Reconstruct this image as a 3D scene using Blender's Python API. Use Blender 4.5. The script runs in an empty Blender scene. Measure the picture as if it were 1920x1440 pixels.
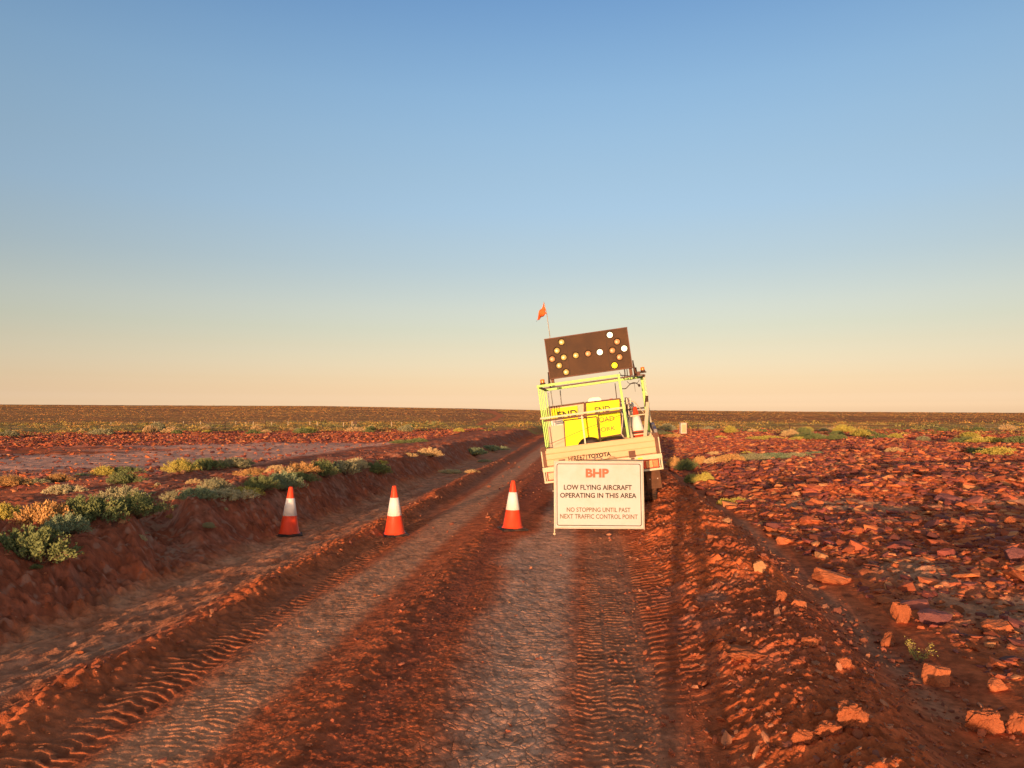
import bpy, math, random
import numpy as np
from mathutils import Vector, Matrix

# ------------------------------------------------------------------ camera, sky, sun
sc = bpy.context.scene
COL = sc.collection
FPX, HOR, CAMH = 1331.0, 776.0, 1.68          # focal length and horizon in 1920-px units, eye height
PITCH = math.atan((HOR - 720) / FPX)
SUN_EL, SUN_AZ = math.radians(3.0), math.radians(13.6)   # the sun is behind the viewer, light travels towards +13.6 deg
cam = bpy.data.objects.new('camera', bpy.data.cameras.new('camera'))
COL.objects.link(cam); sc.camera = cam
cam.data.sensor_width = 36; cam.data.lens = FPX / 1920 * 36
cam.data.clip_end = 20000; cam.data.clip_start = .05
cam.location = (0, 0, CAMH); cam.rotation_euler = (math.pi / 2 + PITCH, 0, 0)

def lin(c):
    c = np.asarray(c, float) / 255
    return np.where(c <= .04045, c / 12.92, ((c + .055) / 1.055) ** 2.4)

wd = bpy.data.worlds.new('World'); sc.world = wd; wd.use_nodes = True
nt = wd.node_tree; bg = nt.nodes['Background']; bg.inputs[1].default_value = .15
sky = nt.nodes.new('ShaderNodeTexSky'); sky.sky_type = 'NISHITA'; sky.sun_disc = False
sky.sun_elevation = SUN_EL; sky.sun_rotation = math.pi + SUN_AZ; sky.altitude = 100
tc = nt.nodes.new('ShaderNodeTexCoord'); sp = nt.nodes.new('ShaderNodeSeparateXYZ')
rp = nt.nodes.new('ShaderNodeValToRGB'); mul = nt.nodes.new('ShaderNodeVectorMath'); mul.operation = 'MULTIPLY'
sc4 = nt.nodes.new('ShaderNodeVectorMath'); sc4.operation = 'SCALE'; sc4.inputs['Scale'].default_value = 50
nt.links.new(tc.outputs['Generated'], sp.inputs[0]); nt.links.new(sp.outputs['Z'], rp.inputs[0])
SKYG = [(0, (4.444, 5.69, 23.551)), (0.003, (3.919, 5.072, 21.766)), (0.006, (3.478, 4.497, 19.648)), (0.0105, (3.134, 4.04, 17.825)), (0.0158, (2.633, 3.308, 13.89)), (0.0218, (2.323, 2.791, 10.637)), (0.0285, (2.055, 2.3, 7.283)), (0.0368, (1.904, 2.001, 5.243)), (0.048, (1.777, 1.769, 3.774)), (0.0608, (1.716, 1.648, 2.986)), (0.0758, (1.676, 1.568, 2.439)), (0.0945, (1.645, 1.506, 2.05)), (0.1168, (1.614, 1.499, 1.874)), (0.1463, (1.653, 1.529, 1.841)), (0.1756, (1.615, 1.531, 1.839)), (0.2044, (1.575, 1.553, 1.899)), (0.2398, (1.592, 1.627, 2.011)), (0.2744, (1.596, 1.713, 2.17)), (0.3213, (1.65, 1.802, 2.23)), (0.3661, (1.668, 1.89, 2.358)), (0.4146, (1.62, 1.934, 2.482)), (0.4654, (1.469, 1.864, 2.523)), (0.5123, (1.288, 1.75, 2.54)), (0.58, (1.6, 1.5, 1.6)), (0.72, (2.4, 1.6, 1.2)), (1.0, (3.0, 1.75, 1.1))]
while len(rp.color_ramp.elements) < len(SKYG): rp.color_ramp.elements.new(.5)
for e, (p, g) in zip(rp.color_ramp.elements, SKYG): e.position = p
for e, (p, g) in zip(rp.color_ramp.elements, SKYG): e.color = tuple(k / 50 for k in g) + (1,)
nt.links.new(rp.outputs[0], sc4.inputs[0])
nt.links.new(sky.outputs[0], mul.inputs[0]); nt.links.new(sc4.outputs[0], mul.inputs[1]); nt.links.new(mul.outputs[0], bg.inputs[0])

sun = bpy.data.objects.new('sun', bpy.data.lights.new('sun', 'SUN')); COL.objects.link(sun)
sun.data.energy = 4.9; sun.data.angle = math.radians(.55); sun.data.color = (1, .575, .31)
sdir = Vector((math.sin(SUN_AZ) * math.cos(SUN_EL), math.cos(SUN_AZ) * math.cos(SUN_EL), -math.sin(SUN_EL)))
sun.rotation_euler = sdir.to_track_quat('-Z', 'Y').to_euler()
sc.view_settings.view_transform = 'Standard'; sc.view_settings.look = 'None'
sc.view_settings.exposure = .17; sc.view_settings.gamma = 1
sc.cycles.max_bounces = 5; sc.cycles.diffuse_bounces = 3

# ------------------------------------------------------------------ noise helpers
def hsh(ix, iy, s):
    a = (ix.astype(np.int64) * 374761393 + iy.astype(np.int64) * 668265263 + s * 974634777) & 0xffffffff
    a = ((a ^ (a >> 13)) * 1274126177) & 0xffffffff
    a = (a ^ (a >> 16)) * 2246822519 & 0xffffffff
    a = a ^ (a >> 15)
    return (a & 0xffffff).astype(np.float32) / 16777216.0
def vn(x, y, s=0):
    fx = np.floor(x); fy = np.floor(y); tx = (x - fx).astype(np.float32); ty = (y - fy).astype(np.float32)
    tx = tx * tx * tx * (tx * (tx * 6 - 15) + 10); ty = ty * ty * ty * (ty * (ty * 6 - 15) + 10)
    ix = fx.astype(np.int64); iy = fy.astype(np.int64)
    a = hsh(ix, iy, s); b = hsh(ix + 1, iy, s); c = hsh(ix, iy + 1, s); d = hsh(ix + 1, iy + 1, s)
    return (a + (b - a) * tx + (c - a) * ty + (a - b - c + d) * tx * ty) * 2 - 1
def fbm(x, y, s=0, o=4, g=.5):
    t = 0; a = 1; n = 0
    for i in range(o):
        t = t + a * vn(x, y, s + i * 17); n += a; a *= g
        x, y = x * 1.93 + y * .31 + 3.1, y * 1.93 - x * .31 + 7.7
    return t / n
def worley(x, y, s=0, jit=.9):
    fx = np.floor(x); fy = np.floor(y); ix = fx.astype(np.int64); iy = fy.astype(np.int64)
    rx = (x - fx).astype(np.float32); ry = (y - fy).astype(np.float32)
    F1 = np.full(x.shape, 9, np.float32); F2 = F1.copy(); ID = np.zeros(x.shape, np.float32)
    for i in (-1, 0, 1):
        for j in (-1, 0, 1):
            h1 = hsh(ix + i, iy + j, s); h2 = hsh(ix + i, iy + j, s + 51)
            d = (i + .5 + (h1 - .5) * jit - rx) ** 2 + (j + .5 + (h2 - .5) * jit - ry) ** 2
            m = d < F1
            F2 = np.where(m, F1, np.minimum(F2, d)); ID = np.where(m, h1, ID); F1 = np.where(m, d, F1)
    return np.sqrt(F1), np.sqrt(F2), ID
def sm(a, b, x):
    t = np.clip((x - a) / (b - a), 0, 1); return t * t * (3 - 2 * t)
def bump(c, w, x): return np.exp(-((x - c) / w) ** 2)

# ------------------------------------------------------------------ terrain
RA = math.atan(140 / FPX); CA, SA = math.cos(RA), math.sin(RA)      # heading of the road
def uv_of(x, y): return x * CA - y * SA, x * SA + y * CA
def xy_of(u, v): return u * CA + v * SA, -u * SA + v * CA
PROF = np.array([(-80, .2), (-20, .18), (-9, .16), (-6.2, .20), (-5.2, .1), (-4.6, -.04), (-4.2, -.09), (-3.5, -.06), (-3.25, .0), (-3.05, .045), (-2.95, .0),
                 (-2.8, -.04), (-2.55, -.035), (-2.4, .0), (-2.1, -.015), (-1.8, .0), (-1.5, .035), (-1.2, .02), (-.85, .02), (-.5, -.02), (-.1, -.01),
                 (.3, -.015), (.5, .0), (.8, .035), (1.15, .13), (1.55, .21), (1.8, .22), (1.98, .15), (2.15, .07), (2.35, .035), (2.7, .075), (3.6, .12), (6, .16), (14, .18), (80, .2)])
def hill(x, y, r):
    az = np.degrees(np.arctan2(x, np.maximum(y, .001)))
    pxx = 960 + FPX * np.tan(np.radians(np.clip(az, -60, 60)))
    e = np.interp(pxx, [-600, 0, 600, 860, 1020, 1240, 1500, 1920, 2600], [12, 14, 14, 10, 6.5, 6, 3.5, 1.2, 1])
    R = 900.; zt = e / FPX * R + CAMH
    t = np.clip((r - 105) / (R - 105), 0, 1)
    back = sm(900, 2500, r) * 6
    f = sm(100, 160, y * .0 + r) * (y > -50)
    return (zt * t ** 1.12 - back) * f + sm(130, 500, r) * .5 * vn(x / 60, y / 60, 5) * sm(0, .5, 1 - t)
def wobble(u, v): return .14 * fbm(v * .35, v * 0 + 3, 11, 3) + .06 * vn(v * 1.7, u * .3, 12) + .45 * (1 - sm(3, 10, v)) * (u > 0)
def terr(x, y, detail=True):
    x = np.asarray(x, np.float64); y = np.asarray(y, np.float64)
    u, v = uv_of(x, y); r = np.hypot(x, y)
    wob = wobble(u, v)
    rw = .05 * vn(v * .12, v * 0, 13)
    side = sm(.6, 1.2, u) + sm(-2.7, -3.4, u)
    uu = u + wob * side + rw * (1 - side)
    z = np.interp(uu, PROF[:, 0], PROF[:, 1])
    # smoother: blend of shifted samples
    z = .5 * z + .25 * (np.interp(uu + .07, PROF[:, 0], PROF[:, 1]) + np.interp(uu - .07, PROF[:, 0], PROF[:, 1]))
    wdr = bump(1.6, .55, uu)
    z = z + wdr * (.07 * fbm(v * .8, u * .8, 21, 3)) - sm(18, 30, v) * wdr * .12
    # small broken ridge on the left of the wheel track
    rg = bump(-3.08, .16, uu); z = z + rg * .07 * fbm(v * .9, u * 1.5, 23, 3) + rg * .04 * sm(9, 14, v)
    # left bank
    gap = 1 - .92 * np.exp(-((v - 7.75 + 1.1 * (u + 4.7)) / .48) ** 4) * sm(-7.5, -5.5, u)
    wb = u + .22 * fbm(v * .55, v * 0 + 9, 31, 3)
    sh = sm(-4.25, -5.15, wb) * (1 - .55 * sm(-5.2, -6.8, wb)) * (1 - sm(-7.5, -12, wb))
    hb = .41 * (1 + .22 * fbm(v * .4, v * 0 + 1, 33, 2)) * (1 - .35 * sm(20, 45, v)) * (.2 + .8 * sm(2, 5.5, v))
    z = z + sh * (hb + .10 * fbm(u * 1.3, v * 1.3, 34, 3)) * gap + bump(-6.5, 1.6, u) * .10 * fbm(v * .6, u * .6, 35, 3)
    # plains
    z = z + sm(3, 9, np.abs(u + 1.5)) * .16 * fbm(x * .11, y * .11, 41, 3) + sm(2.9, 5, u) * (.15 * fbm(x * .55, y * .8, 43, 3) + .13 * fbm(x * .16, y * .42, 44, 2))
    z = z + hill(x, y, r) - sm(0, -6, y) * .3
    if detail:
        road = sm(-3.3, -2.9, u) * (1 - sm(.25, .6, u))
        bank = sm(-4.15, -4.5, u) * (1 - sm(-8, -10, u))
        stony = sm(2.3, 2.8, u)
        left = sm(-8, -10, u)
        drain = sm(-4.4, -4.1, u) * (1 - sm(-3.3, -3.1, u))
        def fd(s): return 1 - sm(s / .007, s / .003, r)
        def ft(s): return 1 - sm(s / .0085, s / .0045, r)
        dz = np.zeros_like(z)
        def on(mask, s, fn):
            w = mask * fd(s); k = w > .004
            if k.any(): dz[k] += w[k] * fn(k)
        win = sm(.55, .95, u) * (1 - sm(1.95, 2.1, uu)); 
        # clods of the windrow, stretched across the track
        cu = u + .35 * v
        pat = win * (.3 + .7 * sm(-.35, .3, vn(u * 1.3 + 4, v * .8, 53)))
        def rid(k):
            ph = (v[k] - .5 * u[k]) / .15 + .9 * vn(u[k] * 1.6, v[k] * 1.6, 54) + .3 * vn(u[k] * 7, v[k] * 7, 55); t = ph - np.floor(ph)
            return .036 * (.5 + .5 * vn(u[k] * 3, v[k] * 5, 56)) * sm(0, .22, t) * (1 - t)
        on(win * (1 - .6 * sm(1.7, 2, uu)), .09, rid)
        on(pat, .3, lambda k: .06 * (np.maximum(0, .75 - worley(cu[k] * 2.2, v[k] * 4.0, 61)[0])))
        on(pat, .13, lambda k: .048 * (np.maximum(0, .75 - worley(cu[k] * 6, v[k] * 10., 62)[0])) * (1 + vn(u[k] * 2, v[k] * 2, 9)))
        on(pat, .06, lambda k: .026 * (np.maximum(0, .7 - worley(u[k] * 15, v[k] * 22, 63)[0])) * (1 + .8 * vn(u[k] * 3, v[k] * 3, 8)))
        on(win, .045, lambda k: .018 * fbm(u[k] * 26, v[k] * 30, 68, 3))
        on(win, .02, lambda k: .006 * vn(u[k] * 60, v[k] * 60, 64))
        # bank: lumpy soil
        bf = bank * (1 - .5 * sm(-5.6, -7, u))
        on(bf, .3, lambda k: .09 * fbm(u[k] * 3, v[k] * 3, 65, 3))
        on(bf, .08, lambda k: .07 * np.maximum(0, .75 - worley(u[k] * 9, v[k] * 9, 66)[0]) * (1 + vn(u[k] * 1.5, v[k] * 1.5, 7)))
        on(bf, .04, lambda k: .028 * fbm(u[k] * 22, v[k] * 22, 67, 2))
        # drain: washed mud, flow streaks
        fl = u * 1.0 - v * .12
        on(drain, .1, lambda k: .034 * (1 - np.abs(fbm(fl[k] * 7, v[k] * 1.5, 71, 3)) * 2.2))
        on(drain, .04, lambda k: .013 * (1 - np.abs(fbm(fl[k] * 22, v[k] * 6, 72, 2)) * 2))
        # small ridge clods
        on(bump(-3.08, .22, uu), .07, lambda k: .05 * np.maximum(0, .75 - worley(u[k] * 11, v[k] * 11, 73)[0]))
        # road: fine gravel, tyre treads, cracks
        on(road, .3, lambda k: .008 * fbm(u[k] * 4, v[k] * 1.2, 74, 3))
        on(road, .05, lambda k: .0045 * fbm(u[k] * 24, v[k] * 14, 75, 2))
        grav = road * (bump(-1.45, .25, u) + .7 * bump(-1.0, .2, u) + .6 * bump(-2.42, .12, u) + .5 * sm(-.2, .1, u) + .8 * bump(.5, .2, u))
        on(grav, .045, lambda k: .016 * np.maximum(0, .45 - worley(u[k] * 26, v[k] * 26, 76)[0]) * (worley(u[k] * 26, v[k] * 26, 76)[2] > .45))
        on(road * bump(-1.42, .12, u), .1, lambda k: .03 * np.maximum(0, .7 - worley(u[k] * 9, v[k] * 7, 77)[0]))
        def tread(uc, w, per, amp, sk, s):
            m = sm(uc - w, uc - w * .75, u) * (1 - sm(uc + w * .75, uc + w, u)) * np.clip(.6 + .6 * vn(v * .8, u * 2, s) + .5 * vn(v * 3, u * 5, s + 1), 0, 1.2)
            def f(k):
                ph = v[k] / per + sk * np.abs(u[k] - uc) / per + .4 * vn(u[k] * 5, v[k] * 3, s + 3) + .25 * vn(u[k] * 14, v[k] * 9, s + 4)
                t = .5 + .5 * np.sin(2 * math.pi * ph)
                return amp * (sm(.35, .8, t) - .5)
            on(m * ft(per), 9, f)
        tread(-2.72, .26, .085, .017, .5, 81)
        tread(.02, .10, .066, .010, -.4, 82); tread(.22, .09, .072, .010, .2, 83)
        tread(1.05, .35, .115, .02, -.5, 88)
        tread(-2.1, .2, .05, .0035, .3, 84); tread(-.5, .25, .06, .0025, .1, 85); tread(.62, .2, .11, .016, .3, 87)
        crk = road * np.clip(bump(-.5, .34, u) * 1.3 + .35 * bump(-2.1, .22, u) + .2, 0, 1)
        def crack(k):
            wx = u[k] * 14 + .5 * vn(u[k] * 9, v[k] * 9, 90); wy = v[k] * 14 + .5 * vn(u[k] * 9, v[k] * 9, 91)
            F1, F2, _ = worley(wx, wy, 92, 1.0)
            return -.007 * (1 - sm(.012, .06, F2 - F1)) + .0015 * sm(0, .4, F2 - F1)
        on(crk * (.35 + .65 * sm(12, 5, r)), .07, crack)
        on(road, .022, lambda k: .0016 * vn(u[k] * 55, v[k] * 55, 93))
        # stony plain soil
        on(stony, .3, lambda k: .05 * fbm(u[k] * 2.4, v[k] * 3.6, 95, 3))
        on(stony, .1, lambda k: .035 * np.maximum(0, .7 - worley(u[k] * 6, v[k] * 9, 96)[0]) * (1.1 + vn(u[k] * 1.1, v[k] * 1.1, 6)))
        on(stony, .05, lambda k: .016 * fbm(u[k] * 18, v[k] * 18, 97, 2))
        on(stony, .02, lambda k: .003 * vn(u[k] * 50, v[k] * 50, 98))
        on(left, .3, lambda k: .04 * fbm(u[k] * 1.8, v[k] * 2.4, 99, 3))
        far = sm(24, 34, r)
        on(far * (1 - road), .8, lambda k: .07 * fbm(u[k] * .9, v[k] * .9, 101, 3) * (1 + .6 * vn(u[k] * .2, v[k] * .2, 3)))
        z = z + dz
    return z
def hit(px, py):
    """point of the ground seen at a pixel of the 1920-wide picture"""
    X = (px - 960) / FPX; Y = (720 - py) / FPX
    d = np.array([X, math.cos(PITCH) - Y * math.sin(PITCH), math.sin(PITCH) + Y * math.cos(PITCH)])
    t = np.concatenate([np.geomspace(2, 60, 2500), np.geomspace(60.1, 1200, 1500)])
    P = d[None] * t[:, None]; P[:, 2] += CAMH
    g = terr(P[:, 0], P[:, 1], False)
    k = np.nonzero(P[:, 2] < g)[0]
    k = k[0] if len(k) else len(t) - 1
    return Vector((P[k, 0], P[k, 1], float(g[k])))
def back(P, d): return Vector((P.x, P.y, 0)).normalized() * d
def ray(px, py, Y):
    """point at forward distance Y behind a pixel"""
    X = (px - 960) / FPX; U = (720 - py) / FPX
    d = Vector((X, math.cos(PITCH) - U * math.sin(PITCH), math.sin(PITCH) + U * math.cos(PITCH)))
    return Vector((0, 0, CAMH)) + d * (Y / d.y)

# ------------------------------------------------------------------ materials
def mat(name, col, rough=.8, var=.12, scale=6, dirt=None, dirtamt=.4, metal=0, bmp=0, bscale=40, emit=None, spec=.3, attr=None, trans=0):
    m = bpy.data.materials.new(name); m.use_nodes = True; n = m.node_tree; L = n.links
    b = n.nodes['Principled BSDF']; b.inputs['Roughness'].default_value = rough; b.inputs['Metallic'].default_value = metal
    b.inputs['Specular IOR Level'].default_value = spec
    t = n.nodes.new('ShaderNodeTexCoord')
    nz = n.nodes.new('ShaderNodeTexNoise'); nz.inputs['Scale'].default_value = scale; nz.inputs['Detail'].default_value = 5
    L.new(t.outputs['Object'], nz.inputs['Vector'])
    mr = n.nodes.new('ShaderNodeMapRange'); mr.inputs['To Min'].default_value = 1 - var * 2; mr.inputs['To Max'].default_value = 1 + var * 2
    L.new(nz.outputs['Fac'], mr.inputs['Value'])
    mx = n.nodes.new('ShaderNodeVectorMath'); mx.operation = 'SCALE'
    if attr:
        at = n.nodes.new('ShaderNodeAttribute'); at.attribute_name = attr; L.new(at.outputs['Color'], mx.inputs[0])
    else: mx.inputs[0].default_value = col
    L.new(mr.outputs[0], mx.inputs['Scale']); src = mx.outputs[0]
    if dirt:
        n2 = n.nodes.new('ShaderNodeTexNoise'); n2.inputs['Scale'].default_value = scale * .5; n2.inputs['Detail'].default_value = 7; n2.inputs['Roughness'].default_value = .7
        L.new(t.outputs['Object'], n2.inputs['Vector'])
        m2 = n.nodes.new('ShaderNodeMapRange'); m2.inputs['From Min'].default_value = .45; m2.inputs['From Max'].default_value = .75; m2.inputs['To Max'].default_value = dirtamt
        L.new(n2.outputs['Fac'], m2.inputs['Value'])
        mi = n.nodes.new('ShaderNodeMix'); mi.data_type = 'RGBA'; L.new(m2.outputs[0], mi.inputs['Factor']); L.new(src, mi.inputs['A']); mi.inputs['B'].default_value = dirt + (1,)
        src = mi.outputs['Result']
    L.new(src, b.inputs['Base Color'])
    if bmp:
        n3 = n.nodes.new('ShaderNodeTexNoise'); n3.inputs['Scale'].default_value = bscale; n3.inputs['Detail'].default_value = 4
        L.new(t.outputs['Object'], n3.inputs['Vector'])
        bb = n.nodes.new('ShaderNodeBump'); bb.inputs['Strength'].default_value = bmp; bb.inputs['Distance'].default_value = .01
        L.new(n3.outputs['Fac'], bb.inputs['Height']); L.new(bb.outputs[0], b.inputs['Normal'])
    if emit:
        b.inputs['Emission Color'].default_value = emit[0] + (1,); b.inputs['Emission Strength'].default_value = emit[1]
    return m
DUST = (.33, .13, .06)
M = dict(
    ground=mat('red_soil', None, .95, .16, 3.1, attr='Col', bmp=.9, bscale=70, spec=.08),
    road=mat('road_dirt', None, .93, .12, 4.7, attr='Col', bmp=.7, bscale=110, spec=.1),
    stone=mat('red_stone', None, .85, .2, 9, attr='Col', bmp=.5, bscale=40, spec=.2),
    clod=mat('red_clod', (.42, .13, .055), .95, .2, 9, bmp=1, bscale=50, spec=.1),
    stone_purple=mat('purple_stone', (.22, .085, .08), .8, .2, 9, bmp=.5, spec=.2),
    stone_pale=mat('pale_stone', (.56, .27, .12), .85, .2, 9, bmp=.5, spec=.2),
    stone_red=mat('orange_stone', (.50, .155, .062), .85, .25, 9, bmp=.6, spec=.2),
    cone_red=mat('cone_red', (.92, .07, .018), .45, .06, 9, DUST, .35),
    cone_white=mat('reflective_white', (.95, .90, .84), .5, .05, 12, DUST, .3),
    rubber=mat('black_rubber', (.03, .026, .024), .7, .2, 9, DUST, .45),
    tyre=mat('dusty_tyre', (.05, .035, .028), .85, .2, 9, DUST, .8),
    flap=mat('dusty_mudflap', (.14, .065, .035), .85, .15, 5, DUST, .6),
    white=mat('dusty_white_paint', (.72, .62, .50), .45, .06, 4, (.50, .30, .18), .55, spec=.4),
    alloy=mat('cream_tray_panel', (.74, .47, .25), .5, .06, 3, (.45, .24, .12), .45, spec=.4),
    steel=mat('dull_steel', (.35, .32, .28), .45, .15, 9, DUST, .5, metal=.5),
    dark=mat('dark_steel', (.05, .03, .022), .6, .2, 9, DUST, .5),
    brown=mat('rusty_brown_steel', (.13, .055, .035), .6, .2, 9, DUST, .5),
    lime=mat('lime_reflective_paint', (.44, .79, .17), .45, .07, 7, (.55, .55, .2), .3),
    cream=mat('pale_cream_paint', (.70, .62, .42), .5, .07, 7, DUST, .25),
    yellow=mat('fluorescent_yellow_sheet', (.93, .85, .0), .5, .03, 3, spec=.2),
    blank=mat('blank_beige_sheet', (.68, .52, .38), .6, .05, 3),
    text_dark=mat('dark_lettering', (.02, .015, .012), .6, .1),
    text_grey=mat('faded_lettering', (.22, .18, .02), .6, .1),
    text_black_olive=mat('sheet_lettering', (.05, .045, .01), .6, .1),
    text_coral=mat('coral_lettering', (.80, .13, .06), .5, .04),
    text_ochre=mat('ochre_lettering', (.17, .125, .075), .6, .05),
    sign_white=mat('white_sign_sheet', (.60, .58, .56), .5, .05, 2.5, (.5, .33, .2), .6, spec=.3),
    sign_line=mat('olive_border_line', (.04, .045, .025), .6, .05),
    board=mat('dusty_black_board', (.062, .022, .003), .6, .3, 2.6, (.10, .042, .010), .6),
    lens_off=mat('amber_lamp_lens', (.58, .45, .15), .25, .3, 90, spec=.6),
    lens_dim=mat('dusty_amber_lamp_lens', (.55, .29, .12), .35, .3, 90, spec=.5),
    lens_on=mat('lit_lamp', (.9, .8, .6), .4, 0, emit=((1, .84, .50), 1.9)),
    lens_yel=mat('lit_yellow_lamp', (.9, .75, .05), .4, 0, emit=((1, .78, .0), 1.1)),
    amber=mat('amber_dome', (.80, .24, .01), .25, .1, 20, spec=.6),
    beacon_on=mat('lit_beacon', (.9, .6, .3), .4, 0, emit=((1, .60, .20), 2.6)),
    lamp_red=mat('red_lens', (.75, .03, .015), .25, .1, 60, spec=.6),
    lamp_orange=mat('orange_lens', (.85, .14, .008), .25, .1, 60, spec=.6),
    lamp_clear=mat('clear_lens', (.80, .36, .13), .2, .1, 60, spec=.6),
    glass=mat('dark_glass', (.03, .035, .04), .08, 0, spec=.8),
    cloth=mat('flag_orange', (.95, .17, .04), .8, .15, 20),
    black_sack=mat('black_plastic', (.018, .013, .012), .55, .2, 8, DUST, .12),
    blue=mat('blue_strap', (.04, .07, .16), .7, .15, 9, DUST, .3),
    wood=mat('weathered_post', (.30, .20, .12), .9, .2, 20),
    picket=mat('rusty_picket', (.09, .05, .035), .8, .2, 20),
    pale_post=mat('pale_post', (.55, .42, .26), .8, .2, 20),
    stem=mat('woody_stem', (.22, .14, .09), .9, .2, 20),
    skin=mat('skin', (.45, .25, .17), .6, .05), shirt=mat('work_shirt', (.6, .3, .05), .9, .1), trousers=mat('work_trousers', (.04, .05, .09), .9, .1),
    scrub=mat('scrub_leaf', None, .9, .2, 30, attr='Col', spec=.1),
)
LEAF = dict(grey=(.36, .34, .19), green=(.20, .235, .09), yellow=(.52, .44, .10), straw=(.66, .46, .22), teal=(.25, .31, .17), rust=(.58, .33, .12), pale=(.58, .50, .28))
for k, c in LEAF.items(): M['leaf_' + k] = mat('leaf_' + k, c, .85, .3, 14, spec=.15)

# ------------------------------------------------------------------ object helpers
def tag(o, label=None, cat=None, group=None, kind=None):
    if label: o['label'] = label
    if cat: o['category'] = cat
    if group: o['group'] = group
    if kind: o['kind'] = kind
    return o
def empty(name, loc=(0, 0, 0), rot=(0, 0, 0)):
    o = bpy.data.objects.new(name, None); COL.objects.link(o); o.empty_display_size = .2
    o.location = loc; o.rotation_euler = rot; return o
class MB:
    def __init__(s): s.v = []; s.f = []; s.sm = []
    def add(s, vs, fs, smooth=False):
        b = len(s.v); s.v += [tuple(p) for p in vs]; s.f += [tuple(i + b for i in f) for f in fs]; s.sm += [smooth] * len(fs); return s
    def box(s, a, b, R=None):
        (x0, y0, z0), (x1, y1, z1) = a, b
        vs = [(x0, y0, z0), (x1, y0, z0), (x1, y1, z0), (x0, y1, z0), (x0, y0, z1), (x1, y0, z1), (x1, y1, z1), (x0, y1, z1)]
        if R is not None:
            c = Vector(((x0 + x1) / 2, (y0 + y1) / 2, (z0 + z1) / 2)); vs = [c + R @ (Vector(p) - c) for p in vs]
        return s.add(vs, [(0, 3, 2, 1), (4, 5, 6, 7), (0, 1, 5, 4), (1, 2, 6, 5), (2, 3, 7, 6), (3, 0, 4, 7)])
    def tube(s, p, q, r, r2=None, n=10):
        p = Vector(p); q = Vector(q); r2 = r if r2 is None else r2
        d = (q - p).normalized(); a = d.orthogonal().normalized(); b = d.cross(a)
        vs = []
        for c, rr in ((p, r), (q, r2)):
            vs += [c + a * math.cos(t * 2 * math.pi / n) * rr + b * math.sin(t * 2 * math.pi / n) * rr for t in range(n)]
        s.add(vs, [(i, (i + 1) % n, n + (i + 1) % n, n + i) for i in range(n)], True)
        k = len(s.v) - 2 * n
        s.f += [tuple(k + n - 1 - i for i in range(n)), tuple(k + n + i for i in range(n))]; s.sm += [False, False]
        return s
    def bar(s, p, q, w, h=None, up=(0, 0, 1)):
        """square-section bar"""
        h = w if h is None else h
        p = Vector(p); q = Vector(q); d = (q - p).normalized(); up = Vector(up)
        if abs(d.dot(up)) > .95: up = Vector((0, 1, 0))
        a = d.cross(up).normalized() * w / 2; b = a.cross(d).normalized() * h / 2
        vs = [c + x * a + y * b for c in (p, q) for x, y in ((-1, -1), (1, -1), (1, 1), (-1, 1))]
        return s.add(vs, [(0, 1, 2, 3), (7, 6, 5, 4), (0, 4, 5, 1), (1, 5, 6, 2), (2, 6, 7, 3), (3, 7, 4, 0)])
    def path(s, pts, r, n=6):
        for a, b in zip(pts[:-1], pts[1:]): s.tube(a, b, r, n=n)
        return s
    def lathe(s, prof, c=(0, 0, 0), n=32, R=None, smooth=True):
        vs = []
        for (r, z) in prof:
            for i in range(n):
                p = Vector((r * math.cos(2 * math.pi * i / n), r * math.sin(2 * math.pi * i / n), z))
                if R is not None: p = R @ p
                vs.append(p + Vector(c))
        fs = [(j * n + i, j * n + (i + 1) % n, (j + 1) * n + (i + 1) % n, (j + 1) * n + i) for j in range(len(prof) - 1) for i in range(n)]
        return s.add(vs, fs, smooth)
    def prism(s, pts, off):
        """pts: closed polygon in 3D, off: extrusion vector"""
        n = len(pts); off = Vector(off); vs = [Vector(p) for p in pts] + [Vector(p) + off for p in pts]
        return s.add(vs, [tuple(range(n)), tuple(range(2 * n - 1, n - 1, -1))] + [(i, n + i, n + (i + 1) % n, (i + 1) % n) for i in range(n)])
    def build(s, name, m, parent=None, bevel=0, loc=None):
        me = bpy.data.meshes.new(name); me.from_pydata(s.v, [], s.f); me.validate()
        me.materials.append(m)
        if len(me.polygons) == len(s.sm): me.polygons.foreach_set('use_smooth', s.sm)
        o = bpy.data.objects.new(name, me); COL.objects.link(o)
        if parent: o.parent = parent
        if loc: o.location = loc
        if bevel:
            b = o.modifiers.new('bevel', 'BEVEL'); b.width = bevel; b.segments = 2; b.limit_method = 'ANGLE'
        return o
def npmesh(name, V, F, nper, m, colors=None, smooth=False):
    """V (n,3), F (k,nper) -> object"""
    me = bpy.data.meshes.new(name)
    me.vertices.add(len(V)); me.vertices.foreach_set('co', V.astype(np.float32).ravel())
    me.loops.add(F.size); me.loops.foreach_set('vertex_index', F.astype(np.int32).ravel())
    me.polygons.add(len(F)); me.polygons.foreach_set('loop_start', np.arange(0, F.size, nper, dtype=np.int32))
    if smooth is not False: me.polygons.foreach_set('use_smooth', np.ones(len(F), bool) if smooth is True else smooth)
    else: me.polygons.foreach_set('use_smooth', np.zeros(len(F), bool))
    if colors is not None:
        a = me.attributes.new('Col', 'FLOAT_COLOR', 'POINT')
        c = np.ones((len(V), 4), np.float32); c[:, :3] = colors; a.data.foreach_set('color', c.ravel())
    me.update(calc_edges=True)
    me.materials.append(m)
    o = bpy.data.objects.new(name, me); COL.objects.link(o); return o
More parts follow.
